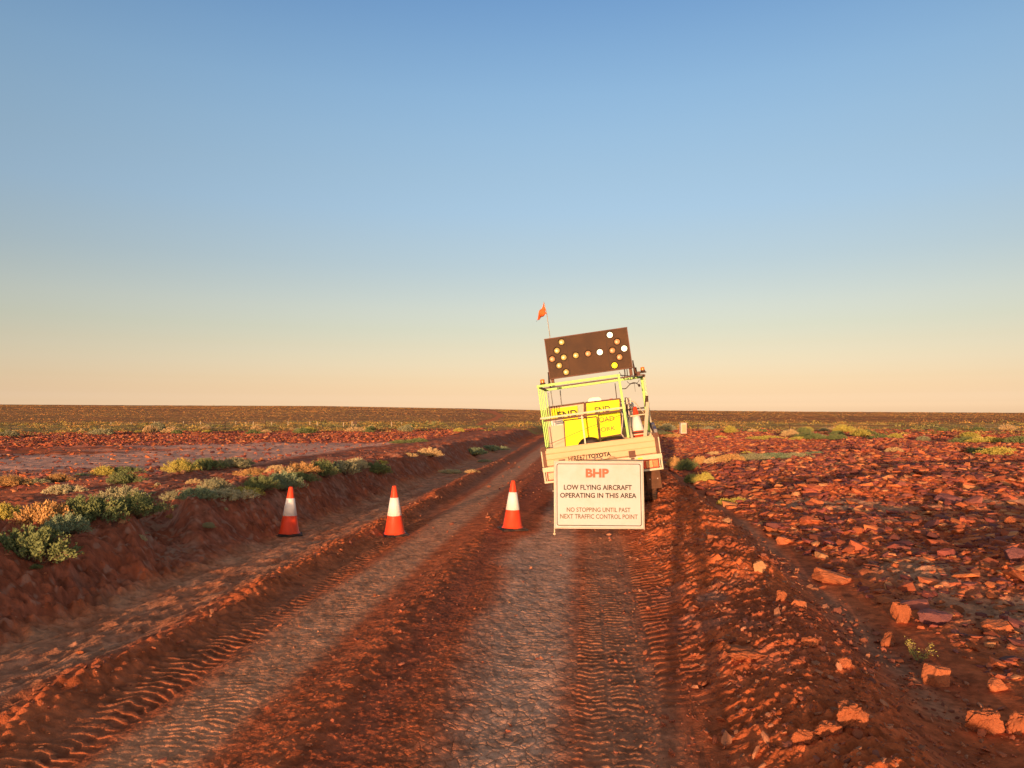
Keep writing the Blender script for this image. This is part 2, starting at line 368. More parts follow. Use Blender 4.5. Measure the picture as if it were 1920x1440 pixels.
def text_obj(name, s, m, parent, x0, x1, z0, z1, place, bold=0., depth=.003, space=1.0):
    """lettering fitted to a rectangle of a plane; place maps (a, d, b) -> point (a right, b up, d out of the plane)"""
    cu = bpy.data.curves.new(name, 'FONT'); cu.body = s; cu.offset = bold; cu.resolution_u = 3; cu.space_character = space
    t = bpy.data.objects.new(name, cu); COL.objects.link(t)
    dg = bpy.context.evaluated_depsgraph_get(); dg.update()
    me = bpy.data.meshes.new_from_object(t.evaluated_get(dg))
    V = [v.co.copy() for v in me.vertices]; F = [tuple(p.vertices) for p in me.polygons]
    bpy.data.objects.remove(t)
    ax, bx = min(v.x for v in V), max(v.x for v in V); ay, by = min(v.y for v in V), max(v.y for v in V)
    n = len(V); pts = []
    for dd in (depth, 0):
        pts += [place(x0 + (v.x - ax) / (bx - ax) * (x1 - x0), dd, z0 + (v.y - ay) / (by - ay) * (z1 - z0)) for v in V]
    from collections import Counter
    ed = Counter(); dr = {}
    for f in F:
        for a, b in zip(f, f[1:] + f[:1]):
            ed[frozenset((a, b))] += 1; dr[frozenset((a, b))] = (a, b)
    fs = list(F) + [(a + n, a, b, b + n)[::-1] for k, c in ed.items() if c == 1 for (a, b) in [dr[k]]]
    mb = MB(); mb.add(pts, fs); return mb.build(name, m, parent)

# ------------------------------------------------------------------ build the ground sheet
PATHC = [(905, 770), (925, 773), (938, 779), (928, 786), (905, 792), (897, 797), (915, 803), (950, 806), (985, 812)]
def track_dist(x, y, z):
    """distance to the graded track that climbs the far rise, in view units"""
    pxx = 960 + FPX * x / np.maximum(y, 1); pyy = HOR - FPX * (z - CAMH) / np.maximum(y, 1); d = np.full(x.shape, 99.)
    for (ax, ay), (bx, by) in zip(PATHC[:-1], PATHC[1:]):
        t = np.clip(((pxx - ax) * (bx - ax) + (pyy - ay) * (by - ay)) / ((bx - ax) ** 2 + (by - ay) ** 2), 0, 1)
        d = np.minimum(d, np.hypot(pxx - ax - t * (bx - ax), (pyy - ay - t * (by - ay)) * 2.2))
    return pxx, d
def ground_color(x, y, z):
    u, v = uv_of(x, y); r = np.hypot(x, y)
    n1 = fbm(x * .5, y * .5, 201, 3); n2 = fbm(x * 3, y * 3, 202, 3); n3 = fbm(x * .06, y * .06, 203, 3); n4 = fbm(u * 1.5, v * .35, 204, 3)
    C = np.empty(x.shape + (3,), np.float32); C[:] = (.56, .14, .048)
    def mixc(m, c):
        m = np.clip(m, 0, 1)[..., None]; C[:] = C * (1 - m) + np.array(c, np.float32) * m
    mixc(sm(-.1, .5, n1) * .5, (.25, .07, .045))
    road = sm(-3.3, -3.0, u) * (1 - sm(.3, .7, u)) * (1 - sm(70, 100, v))
    mixc(road * .7, (.60, .145, .048))
    pale = (.74, .385, .235)
    rag = .35 * n4 + .12 * n2
    mixc(road * sm(.28, .75, bump(-.5, .42, u + .12 * n4) + rag * .7) * .88, pale)
    mixc(road * sm(.3, .8, bump(-2.12, .34, u + .1 * n4) + rag * .4) * .82, (.74, .33, .17))
    mixc(road * sm(.3, .9, bump(.25, .4, u) + rag * .8) * .6, (.46, .23, .13))
    mixc(road * bump(-1.2, .2, u) * .6, (.32, .08, .04))
    mixc(road * bump(-2.75, .25, u) * .6, (.30, .13, .07))
    drain = sm(-4.55, -4.3, u + .1 * n1) * (1 - sm(-3.5, -3.1, u + .1 * n1)) * (1 - sm(30, 45, v))
    mixc(drain * (.55 + .4 * n2), (.60, .31, .18))
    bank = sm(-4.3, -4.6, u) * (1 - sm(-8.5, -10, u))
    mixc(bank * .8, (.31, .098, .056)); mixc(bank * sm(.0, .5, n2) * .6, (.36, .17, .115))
    # narrow washed channel right of the windrow, and grey mud by it
    mixc(bump(2.3, .11, u + wobble(u, v)) * sm(-.3, .3, vn(v * 1.1, v * 0, 207)) * .55, (.46, .25, .15))
    mixc(bump(1.0, .3, u) * bump(6.2, 1.3, v) * sm(0, .4, n2) * .6, (.33, .22, .17))
    st = sm(2.5, 3.2, u)
    mixc(st * sm(-.05, .45, fbm(x * .35, y * .9, 209, 3)) * (1 - sm(14, 24, r)) * .85, (.50, .27, .16))
    mixc(st * (1 - sm(-.1, .3, n3)) * .4, (.22, .075, .055))
    # pale clay flats on the left
    L = sm(-8.3, -9.5, u)
    cl = L * sm(14, 18, r) * (1 - sm(38, 45, r + 6 * n3)) * sm(-.3, .1, fbm(x * .10, y * .16, 211, 4) + .2)
    mixc(cl * .92, (.78, .41, .29))
    mixc(L * sm(38, 45, r + 5 * n1) * (1 - sm(58, 66, r + 5 * n1)) * .75, (.33, .085, .06))
    mixc(L * sm(.15, .35, fbm(x * .2, y * .2, 213, 3)) * (1 - sm(58, 66, r)) * .6, (.42, .12, .055))
    # scrub belts
    off = 1 - sm(-4.5, -3.6, u) * (1 - sm(1.2, 2.2, u)) * (1 - sm(60, 110, v))
    bl = sm(58, 70, r + 12 * n3) * off
    mixc(bl * .85, (.48, .30, .08)); mixc(bl * sm(.0, .35, fbm(x * .3, y * .08, 215, 3)) * .6, (.24, .19, .06))
    mixc(bl * sm(.15, .4, fbm(x * .05, y * .12, 216, 3)) * (1 - sm(110, 150, r)) * .7, (.45, .17, .06))
    fr = sm(105, 150, r + 15 * n3)
    mixc(fr, (.50, .20, .06)); mixc(fr * sm(0, .4, fbm(x * .12, y * .12, 217, 3)) * .5, (.31, .165, .05)); mixc(fr * sm(-.1, .5, vn(x * .35, y * .15, 219)) * .35, (.52, .25, .08))
    mixc(fr * sm(.1, .4, fbm(x * .02, y * .012, 218, 3)) * .5, (.33, .12, .05))
    # graded track up the far rise
    far = r > 95
    if far.any():
        pxx, d = track_dist(x, y, z)
        mixc((d < 6) * far * .95, (.95, .24, .07)); mixc(bump(890, 60, pxx) * far * (y > 0) * .45, (.50, .17, .06))
    # fine mottling: crumbs, dried crust, pale grit
    fn = (1 - sm(14, 40, r))[..., None]
    C *= 1 + fn * (.28 * vn(x * 26, y * 26, 231) + .22 * vn(x * 9, y * 9, 232) + .2 * fbm(x * 60, y * 60, 233, 2))[..., None]
    gl = sm(-4.5, -4.8, u) * (1 - sm(-7, -7.6, u)) * np.exp(-((v - 7.75 + 1.1 * (u + 4.7)) / .5) ** 4)
    mixc(gl * sm(.2, .6, vn(x * 14, y * 14, 234)) * .6, (.46, .27, .18))
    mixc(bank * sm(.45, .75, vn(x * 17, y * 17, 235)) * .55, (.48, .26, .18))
    st2 = fbm((u - v * .12) * 8, v * 1.4, 236, 3)
    mixc(drain * sm(.0, .35, st2) * .4, (.36, .15, .08))
    return C
AZC = math.radians(41)
az = np.concatenate([np.linspace(-math.pi, -AZC - .12, 40)[:-1], np.linspace(-AZC - .12, -AZC, 14)[:-1], np.linspace(-AZC, AZC, 1340), np.linspace(AZC, AZC + .12, 14)[1:], np.linspace(AZC + .12, math.pi, 40)[1:]])
rr = np.concatenate([np.linspace(.02, 2.5, 16)[:-1], np.geomspace(2.5, 16, 1130)[:-1], np.geomspace(16, 70, 740)[:-1], np.geomspace(70, 950, 560)[:-1], np.geomspace(950, 9000, 30)])
A, R_ = np.meshgrid(az, rr); X = (R_ * np.sin(A)).ravel(); Y = (R_ * np.cos(A)).ravel()
Z = np.empty(len(X)); C = np.empty((len(X), 3), np.float32); CH = 400000
for i in range(0, len(X), CH):
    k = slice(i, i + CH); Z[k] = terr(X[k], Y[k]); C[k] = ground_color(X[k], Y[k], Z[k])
na, nr = len(az), len(rr)
I = (np.arange(nr - 1)[:, None] * na + np.arange(na - 1)[None]).ravel()
F = np.stack([I, I + 1, I + na + 1, I + na], 1)
V = np.stack([X, Y, Z], 1)
fu, fv = uv_of(X[I], Y[I]); fr_ = np.hypot(X[I], Y[I])
isroad = (fu > -3.25) & (fu < .55) & (fv > -30) & (fv < 110)
isdr = (fu <= -3.25) & (fu > -4.45) & (fv > 0) & (fv < 45)
isbank = (fu <= -4.45) & (fu > -7.2) & (fv > 3) & (fv < 45)
def submesh(name, sel, m):
    f = F[sel]; used = np.zeros(len(V), bool); used[f.ravel()] = True
    mp = np.cumsum(used) - 1
    o = npmesh(name, V[used], mp[f][:, ::-1], 4, m, C[used], smooth=True)
    return tag(o, kind='structure')
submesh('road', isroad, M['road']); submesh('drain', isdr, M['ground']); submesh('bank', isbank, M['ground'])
submesh('ground', ~(isroad | isdr | isbank), M['ground'])
del A, R_, V, F, C

# ------------------------------------------------------------------ stones
def ico(level):
    import bmesh
    bm = bmesh.new(); bmesh.ops.create_icosphere(bm, subdivisions=level, radius=1)
    v = np.array([p.co[:] for p in bm.verts]); f = np.array([[q.index for q in p.verts] for p in bm.faces]); bm.free(); return v, f
ICO = {k: ico(k) for k in (1, 2, 3, 4, 5)}
rng = np.random.default_rng(7); random.seed(7)
def rock_shape(level, rs, planes=9, flat=.4, rough=.04):
    v, f = ICO[level]; v = v / np.linalg.norm(v, axis=1)[:, None]
    n = rs.normal(size=(planes, 3)); n /= np.linalg.norm(n, axis=1)[:, None]; d = rs.uniform(.5, .95, planes)
    n = np.vstack([n, [(0, 0, 1), (0, 0, -1)]]); d = np.append(d, [.6, .6])
    dt = v @ n.T; t = np.where(dt > .02, d / np.maximum(dt, .02), 9).min(1); t = np.minimum(t, 1.1)
    p = v * t[:, None] * (1 + rough * rs.normal(size=(len(v), 1)))
    p = p * np.array([1, rs.uniform(.5, .85), flat * rs.uniform(.7, 1.4)])
    return p, f
LO = [rock_shape(1, np.random.default_rng(i), 7, (.25, .34, .55)[i % 3], .0) for i in range(21)]
MID = [rock_shape(2, np.random.default_rng(50 + i), 10, .4, .02) for i in range(10)]
PAL = np.array([(.56, .17, .06), (.42, .11, .05), (.28, .075, .055), (.18, .06, .05), (.58, .24, .10), (.50, .14, .055), (.36, .10, .05), (.30, .10, .075)])
def scatter(name, pos, size, shapes, label, cat, m, tilt=.35, sink=.25, pal=PAL, weights=None):
    Vs, Fs, Cs = [], [], []; b = 0
    N = len(pos); rz = rng.uniform(0, 6.28, N); tx = rng.normal(0, tilt, N); ty = rng.normal(0, tilt, N)
    sh = rng.integers(0, len(shapes), N); ci = rng.choice(len(pal), N, p=weights); br = rng.uniform(.75, 1.2, N)
    for k in range(len(shapes)):
        w = np.nonzero(sh == k)[0]
        if not len(w): continue
        p, f = shapes[k]; P = p[None] * size[w][:, None, None]
        cx, sx = np.cos(tx[w])[:, None], np.sin(tx[w])[:, None]; y = P[..., 1] * cx - P[..., 2] * sx; z = P[..., 1] * sx + P[..., 2] * cx; x = P[..., 0]
        cy, sy = np.cos(ty[w])[:, None], np.sin(ty[w])[:, None]; x, z = x * cy + z * sy, -x * sy + z * cy
        cz, sz = np.cos(rz[w])[:, None], np.sin(rz[w])[:, None]; x, y = x * cz - y * sz, x * sz + y * cz
        Q = np.stack([x, y, z + size[w][:, None] * .4 * (1 - 2 * sink)], -1) + pos[w][:, None, :]
        Vs.append(Q.reshape(-1, 3)); Fs.append((f[None] + (np.arange(len(w)) * len(p))[:, None, None] + b).reshape(-1, 3)); b += len(w) * len(p)
        Cs.append(np.repeat(pal[ci[w]] * br[w][:, None], len(p), 0))
    o = npmesh(name, np.vstack(Vs), np.vstack(Fs), 3, m, np.vstack(Cs))
    return tag(o, label, cat, kind='stuff')
def ring(n, r0, r1, pw, a0=-39, a1=39):
    q = rng.uniform(0, 1, n); r = (r0 ** pw + q * (r1 ** pw - r0 ** pw)) ** (1 / pw)
    a = np.radians(rng.uniform(a0, a1, n)); return r * np.sin(a), r * np.cos(a), r
# right-hand stony plain
x, y, r = ring(190000, 3.2, 72, .8, -2, 39); u, v = uv_of(x, y)
keep = (u > 2.45) & (rng.uniform(0, 1, len(x)) < (.75 + .25 * sm(20, 34, r)) * (.35 + .65 * sm(-.3, .2, fbm(x * .35, y * .9, 209, 3) * -1 + .1 + sm(12, 25, r)))) & (rng.uniform(0, 1, len(x)) > sm(46, 62, r) * .75)
x, y, r = x[keep], y[keep], r[keep]
size = np.exp(rng.normal(0, .75, len(x))) * (.006 + .0018 * r)
size = np.minimum(size, .17)
scatter('scattered_stones', np.stack([x, y, terr(x, y)], 1), size, LO, 'carpet of small angular red and purple stones covering the plain right of the road', 'stones', M['stone'], tilt=.22, sink=.36)
# left plain far belt of stones
x, y, r = ring(70000, 14, 70, 1.0, -39, 2); u, v = uv_of(x, y)
keep = (u < -9) & (rng.uniform(0, 1, len(x)) < np.where(r < 40, .05 + .3 * sm(.1, .4, fbm(x * .2, y * .2, 213, 3)), .95) * (1 - .8 * sm(55, 66, r)))
x, y, r = x[keep], y[keep], r[keep]; size = np.minimum(np.exp(rng.normal(0, .5, len(x))) * (.006 + .0017 * r), .14)
scatter('far_stones', np.stack([x, y, terr(x, y)], 1), size, LO, 'belt of dark red stones on the far plain left of the road', 'stones', M['stone'], tilt=.3)
# crumbs on windrow, road, bank
x, y, r = ring(60000, 2.6, 26, .5); u, v = uv_of(x, y)
dens = sm(.45, .9, u) * (1 - sm(2.1, 2.3, u)) * .8 + .12 * bump(-1.45, .35, u) + .03 * sm(-3.2, -2.9, u) * (1 - sm(.2, .5, u)) + .5 * bump(-3.08, .2, u) + .35 * sm(-4.4, -4.7, u) * (1 - sm(-7, -8, u)) + .3 * bump(.4, .25, u)
keep = rng.uniform(0, 1, len(x)) < dens; x, y, r, u = x[keep], y[keep], r[keep], u[keep]
size = np.minimum(np.exp(rng.normal(0, .6, len(x))) * (.0032 + .0008 * r) * np.where(u > .5, 1.5, 1), .05)
scatter('gravel', np.stack([x, y, terr(x, y)], 1), size, LO, 'loose red crumbs of earth and gravel strewn over the dirt track and its ridges', 'gravel', M['stone'], tilt=.5, sink=.2,
        pal=np.array([(.42, .13, .06), (.36, .11, .06), (.30, .10, .06), (.46, .19, .10)]))

# ------------------------------------------------------------------ single rocks that stand out
def rock_obj(name, px, py, w, h, m, label=None, cat='stone', group=None, seed=0, level=4, flat=None, lumpy=.06, sink=.3):
    P = hit(px, py + h * .5); d = P.y; W = w / FPX * d * 1.1; H = h / FPX * d * .82
    rs = np.random.default_rng(900 + seed); p, f = rock_shape(level, rs, 16, 1, .0)
    p = p / np.abs(p).max(0); nn = lumpy * (fbm(p[:, 0] * 2.5 + seed, p[:, 1] * 2.5 + p[:, 2] * 1.7, 300 + seed, 4))[:, None]
    nn = nn - lumpy * .5 * (sm(.12, .0, np.abs(fbm(p[:, 0] * 1.3 + seed * 2.2, p[:, 2] * 1.6 + p[:, 1], 330 + seed, 3))))[:, None]
    p = p * (1 + nn) * np.array([W / 2, W / 2 * rs.uniform(.6, .9), H * .62])
    rz = rs.uniform(-.35, .35); c, s = math.cos(rz), math.sin(rz); p = np.stack([p[:, 0] * c - p[:, 2] * s, p[:, 1], p[:, 0] * s + p[:, 2] * c], 1)
    rz = rs.uniform(-.6, .6); c, s = math.cos(rz), math.sin(rz); p = np.stack([p[:, 0] * c - p[:, 1] * s, p[:, 0] * s + p[:, 1] * c, p[:, 2] + H * (.62 - sink)], 1)
    o = npmesh(name, p, f, 3, m, smooth=False); 
    P.z = max(P.z, float(np.mean(terr(P.x + np.array([-.3, 0, .3, 0, 0]) * W, P.y + W * .3 + np.array([0, 0, 0, -.3, .3]) * W)))); o.location = P + back(P, W * .3) + Vector((0, 0, -.01))
    return tag(o, label, cat, group)
ROCKS = [
 (1598, 1357, 64, 50, 'clod', 'clod', 'large rounded lump of orange earth on the windrow, the biggest near the bottom edge'),
 (1510, 1392, 50, 26, 'clod', 'clod', 'low orange clod just left of and touching the big earth lump'),
 (1555, 1378, 46, 26, 'clod', 'clod', 'flat cracked patch of orange earth between the two lumps on the windrow'),
 (1423, 1067, 26, 24, 'stone', 'stone_pale', 'pale square-edged stone alone on the crest of the windrow'),
 (1497, 1136, 28, 19, 'stone', 'stone_red', 'angular orange stone on the windrow crest below the pale square one'),
 (1463, 1123, 24, 26, 'clod', 'clod', 'upright clod of red earth left of the angular orange stone'),
 (1540, 1044, 30, 13, 'stone', 'stone_pale', 'long pale orange stone beyond the washed channel'),
 (1557, 1084, 76, 24, 'stone', 'stone_red', 'long low orange ledge of rock beside the pale mud in the channel'),
 (1663, 1128, 32, 15, 'stone', 'stone_red', 'rounded orange stone with a dark top, up the slope from the spindly plant'),
 (1757, 1160, 62, 27, 'stone', 'stone_purple', 'long slab with a purple top and lit orange face, left one of two slabs'),
 (1877, 1177, 70, 26, 'stone', 'stone_red', 'wide flat slab at the right edge, right one of two slabs'),
 (1665, 1199, 33, 28, 'clod', 'clod', 'blocky orange boulder just left of the spindly yellow plant'),
 (1693, 1152, 40, 38, 'clod', 'clod', 'crumbling mound of red earth and stones above the blocky orange boulder'),
 (1752, 1266, 46, 44, 'stone', 'stone_red', 'orange wedge of stone leaning up right of the channel'),
 (1868, 1284, 40, 26, 'stone', 'stone_red', 'red broken stone with a white face at the right edge'),
 (1853, 1358, 58, 40, 'clod', 'clod', 'big craggy orange clod full of cracks near the lower right corner'),
 (1914, 1358, 40, 36, 'clod', 'clod', 'craggy orange clod cut by the right edge of the picture'),
 (1905, 1040, 44, 30, 'stone', 'stone_purple', 'dark purple boulder at the right edge of the stony plain'),
 (1783, 938, 56, 18, 'stone', 'stone_purple', 'broad purple slab lying tilted in the middle of the stony plain'),
 (1528, 941, 26, 15, 'stone', 'stone_red', 'squat red rock with a bright orange end on the stony plain'),
 (1605, 905, 22, 8, 'stone', 'stone_purple', 'slim grey-purple slab standing out farthest back among the slabs'),
 (1896, 980, 30, 16, 'clod', 'clod', 'orange lump of rock between the purple slab and the dark boulder'),
 (1495, 925, 14, 9, 'stone', 'stone_pale', 'small pale orange stone left of the squat red rock'),
 (1360, 981, 20, 9, 'stone', 'stone_pale', 'small flat pale stone at the head of the washed channel'),
 (1470, 1014, 28, 16, 'stone', 'stone_red', 'square red stone just beyond the upper part of the channel'),
 (1453, 882, 19, 9, 'stone', 'stone_purple', 'greyish purple stone below the row of low saltbush'),
 (1397, 1240, 70, 20, 'clod', 'clod', 'long flat slab of orange earth low on the face of the windrow'),
 (1520, 1211, 30, 18, 'clod', 'clod', 'orange clod on the windrow above the long flat slab'),
 (1580, 1252, 32, 18, 'clod', 'clod', 'pair-like lump of orange earth on the back of the windrow'),
 (1335, 1018, 26, 16, 'stone', 'stone_red', 'tilted orange slab high on the windrow near the long shadow'),
 (231, 984, 15, 9, 'stone', 'stone_pale', 'pale brown stone in front of the shrubs by the gully in the left bank'),
 (150, 1231, 14, 9, 'clod', 'clod', 'small orange clod alone beside the wheel track on the left'),
 (345, 887, 11, 8, 'stone', 'stone_pale', 'pale stone in front of the small yellow shrub on the left bank'),
 (955, 1128, 5, 4, 'stone', 'stone_pale', 'pale pebble on the cracked middle of the track'),
]
for i, (px, py, w, h, nm, mk, lb) in enumerate(ROCKS):
    rock_obj(nm, px, py, w, h, M[('clod' if mk == 'clod' else mk)], lb, nm, seed=i, level=5 if w > 40 else 4, lumpy=.26 if mk == 'clod' else .10, sink=.08 if mk == 'clod' else .22)
# further single stones of the plain, all alike
RSH = [npmesh('stone', p, f, 3, M['stone_red']) for p, f in MID]
RME = [o.data for o in RSH]
for o in RSH: bpy.data.objects.remove(o)
rm = [M['stone_red'], M['stone_purple'], M['stone_red'], M['clod'], M['stone_red']]
n = 0
while n < 190:
    r = 4.2 * (16 / 4.2) ** random.random(); a = math.radians(random.uniform(8, 37)); x, y = r * math.sin(a), r * math.cos(a); u, v = uv_of(x, y)
    if u < 2.6: continue
    o = bpy.data.objects.new('stone', random.choice(RME)); COL.objects.link(o); n += 1
    s = random.uniform(.035, .07) * (r / 8) ** .5; o.scale = (s, s, s)
    o.location = (x, y, float(terr(x, y, False)) + s * .12); o.rotation_euler = (random.gauss(0, .25), random.gauss(0, .25), random.uniform(0, 6.28))
    o.material_slots[0].link = 'OBJECT'; o.material_slots[0].material = random.choice(rm)
    tag(o, 'fist to head sized angular red stone lying loose on the plain beyond the washed channel', 'stone', 'larger loose stones on the right-hand plain')

# ------------------------------------------------------------------ shrubs
def shrub_mesh(seed, nst=70, nleaf=34, leaf=.055, up=1.0, flat=.62):
    """unit-radius low shrub: returns (foliage verts, faces), stems MB"""
    rs = np.random.default_rng(seed); Vf = []; st = MB()
    for i in range(nst):
        a = rs.uniform(0, 6.283); rad = math.sqrt(rs.uniform(0, 1)); 
        b = np.array([math.cos(a) * rad * .45, math.sin(a) * rad * .45, 0])
        lump = 1 + .22 * math.sin(3 * a + seed) + .15 * math.sin(5 * a + 2 * seed)
        e = np.array([math.cos(a) * rad * .92 * lump, math.sin(a) * rad * .92 * lump, flat * 2 * math.sqrt(max(.05, 1 - (rad * .93) ** 2)) * rs.uniform(.72, 1.08) * .5 * up])
        mdl = b * .4 + e * .55 + np.array([0, 0, .10 * up])
        if i % 2 == 0: st.path([b * .3, tuple(mdl), tuple(e * .93)], .012, 4)
        for k in range(nleaf):
            t = rs.uniform(.28, 1) ** .75; p = (1 - t) ** 2 * b * .3 + 2 * t * (1 - t) * mdl + t * t * e + rs.normal(size=3) * .045 * (1.2 - .4 * t)
            p[2] = max(p[2], .01)
            d = rs.normal(size=3) + (e - b) * 1.1 + np.array([0, 0, .5]); d /= np.linalg.norm(d); q = np.cross(d, rs.normal(size=3)); q /= np.linalg.norm(q)
            L = leaf * rs.uniform(.7, 1.4); w = L * .28
            Vf += [p - d * L * .3, p + q * w + d * L * .15, p + d * L * .8, p - q * w + d * L * .15]
    Vf = np.array(Vf); return Vf, np.arange(len(Vf)).reshape(-1, 4), st
SH = []
for i in range(6):
    Vf, Ff, st = shrub_mesh(400 + i, nst=(230, 170, 200, 150, 190, 130)[i], nleaf=(50, 46, 48, 42, 44, 40)[i], leaf=(.055, .062, .052, .066, .056, .07)[i], flat=(.95, .9, 1.0, .85, .8, .8)[i])
    fo = npmesh('foliage', Vf, Ff, 4, M['leaf_green']); so = st.build('stem', M['stem']); SH.append((fo.data, so.data))
    bpy.data.objects.remove(fo); bpy.data.objects.remove(so)
def shrub(px, py, w, h, kind, label, group=None, variant=None, parts=True, name='shrub', P=None):
    """px, py: centre of the shrub in the picture, w, h its size there"""
    P = hit(px, py + h * .42) if P is None else P; d = P.y; W = w / FPX * d; H = h / FPX * d
    i = random.randrange(6) if variant is None else variant
    dep = max(min(W, .9), W * .7)
    W *= 1.3; H *= 1.04; root = empty(name, P + back(P, dep * .32) + Vector((0, 0, -.03)), (0, 0, 0)) if parts else None
    def leafob():
        o = bpy.data.objects.new('foliage' if parts else name, SH[i][0]); COL.objects.link(o)
        o.material_slots[0].link = 'OBJECT'; o.material_slots[0].material = M['leaf_' + kind]; return o
    f = leafob(); rz = random.uniform(-.4, .4); s = (W / 2 * 1.08, dep / 2, max(H, .05) * 1.12)
    if parts:
        f.parent = root; f.scale = s; f.rotation_euler.z = rz
        t = bpy.data.objects.new('stem', SH[i][1]); COL.objects.link(t); t.parent = root; t.scale = s; t.rotation_euler.z = rz
        tag(root, label, 'shrub', group)
    else:
        f.location = P + back(P, dep * .32) + Vector((0, 0, -.03)); f.scale = s; f.rotation_euler.z = rz; tag(f, label, 'shrub', group)
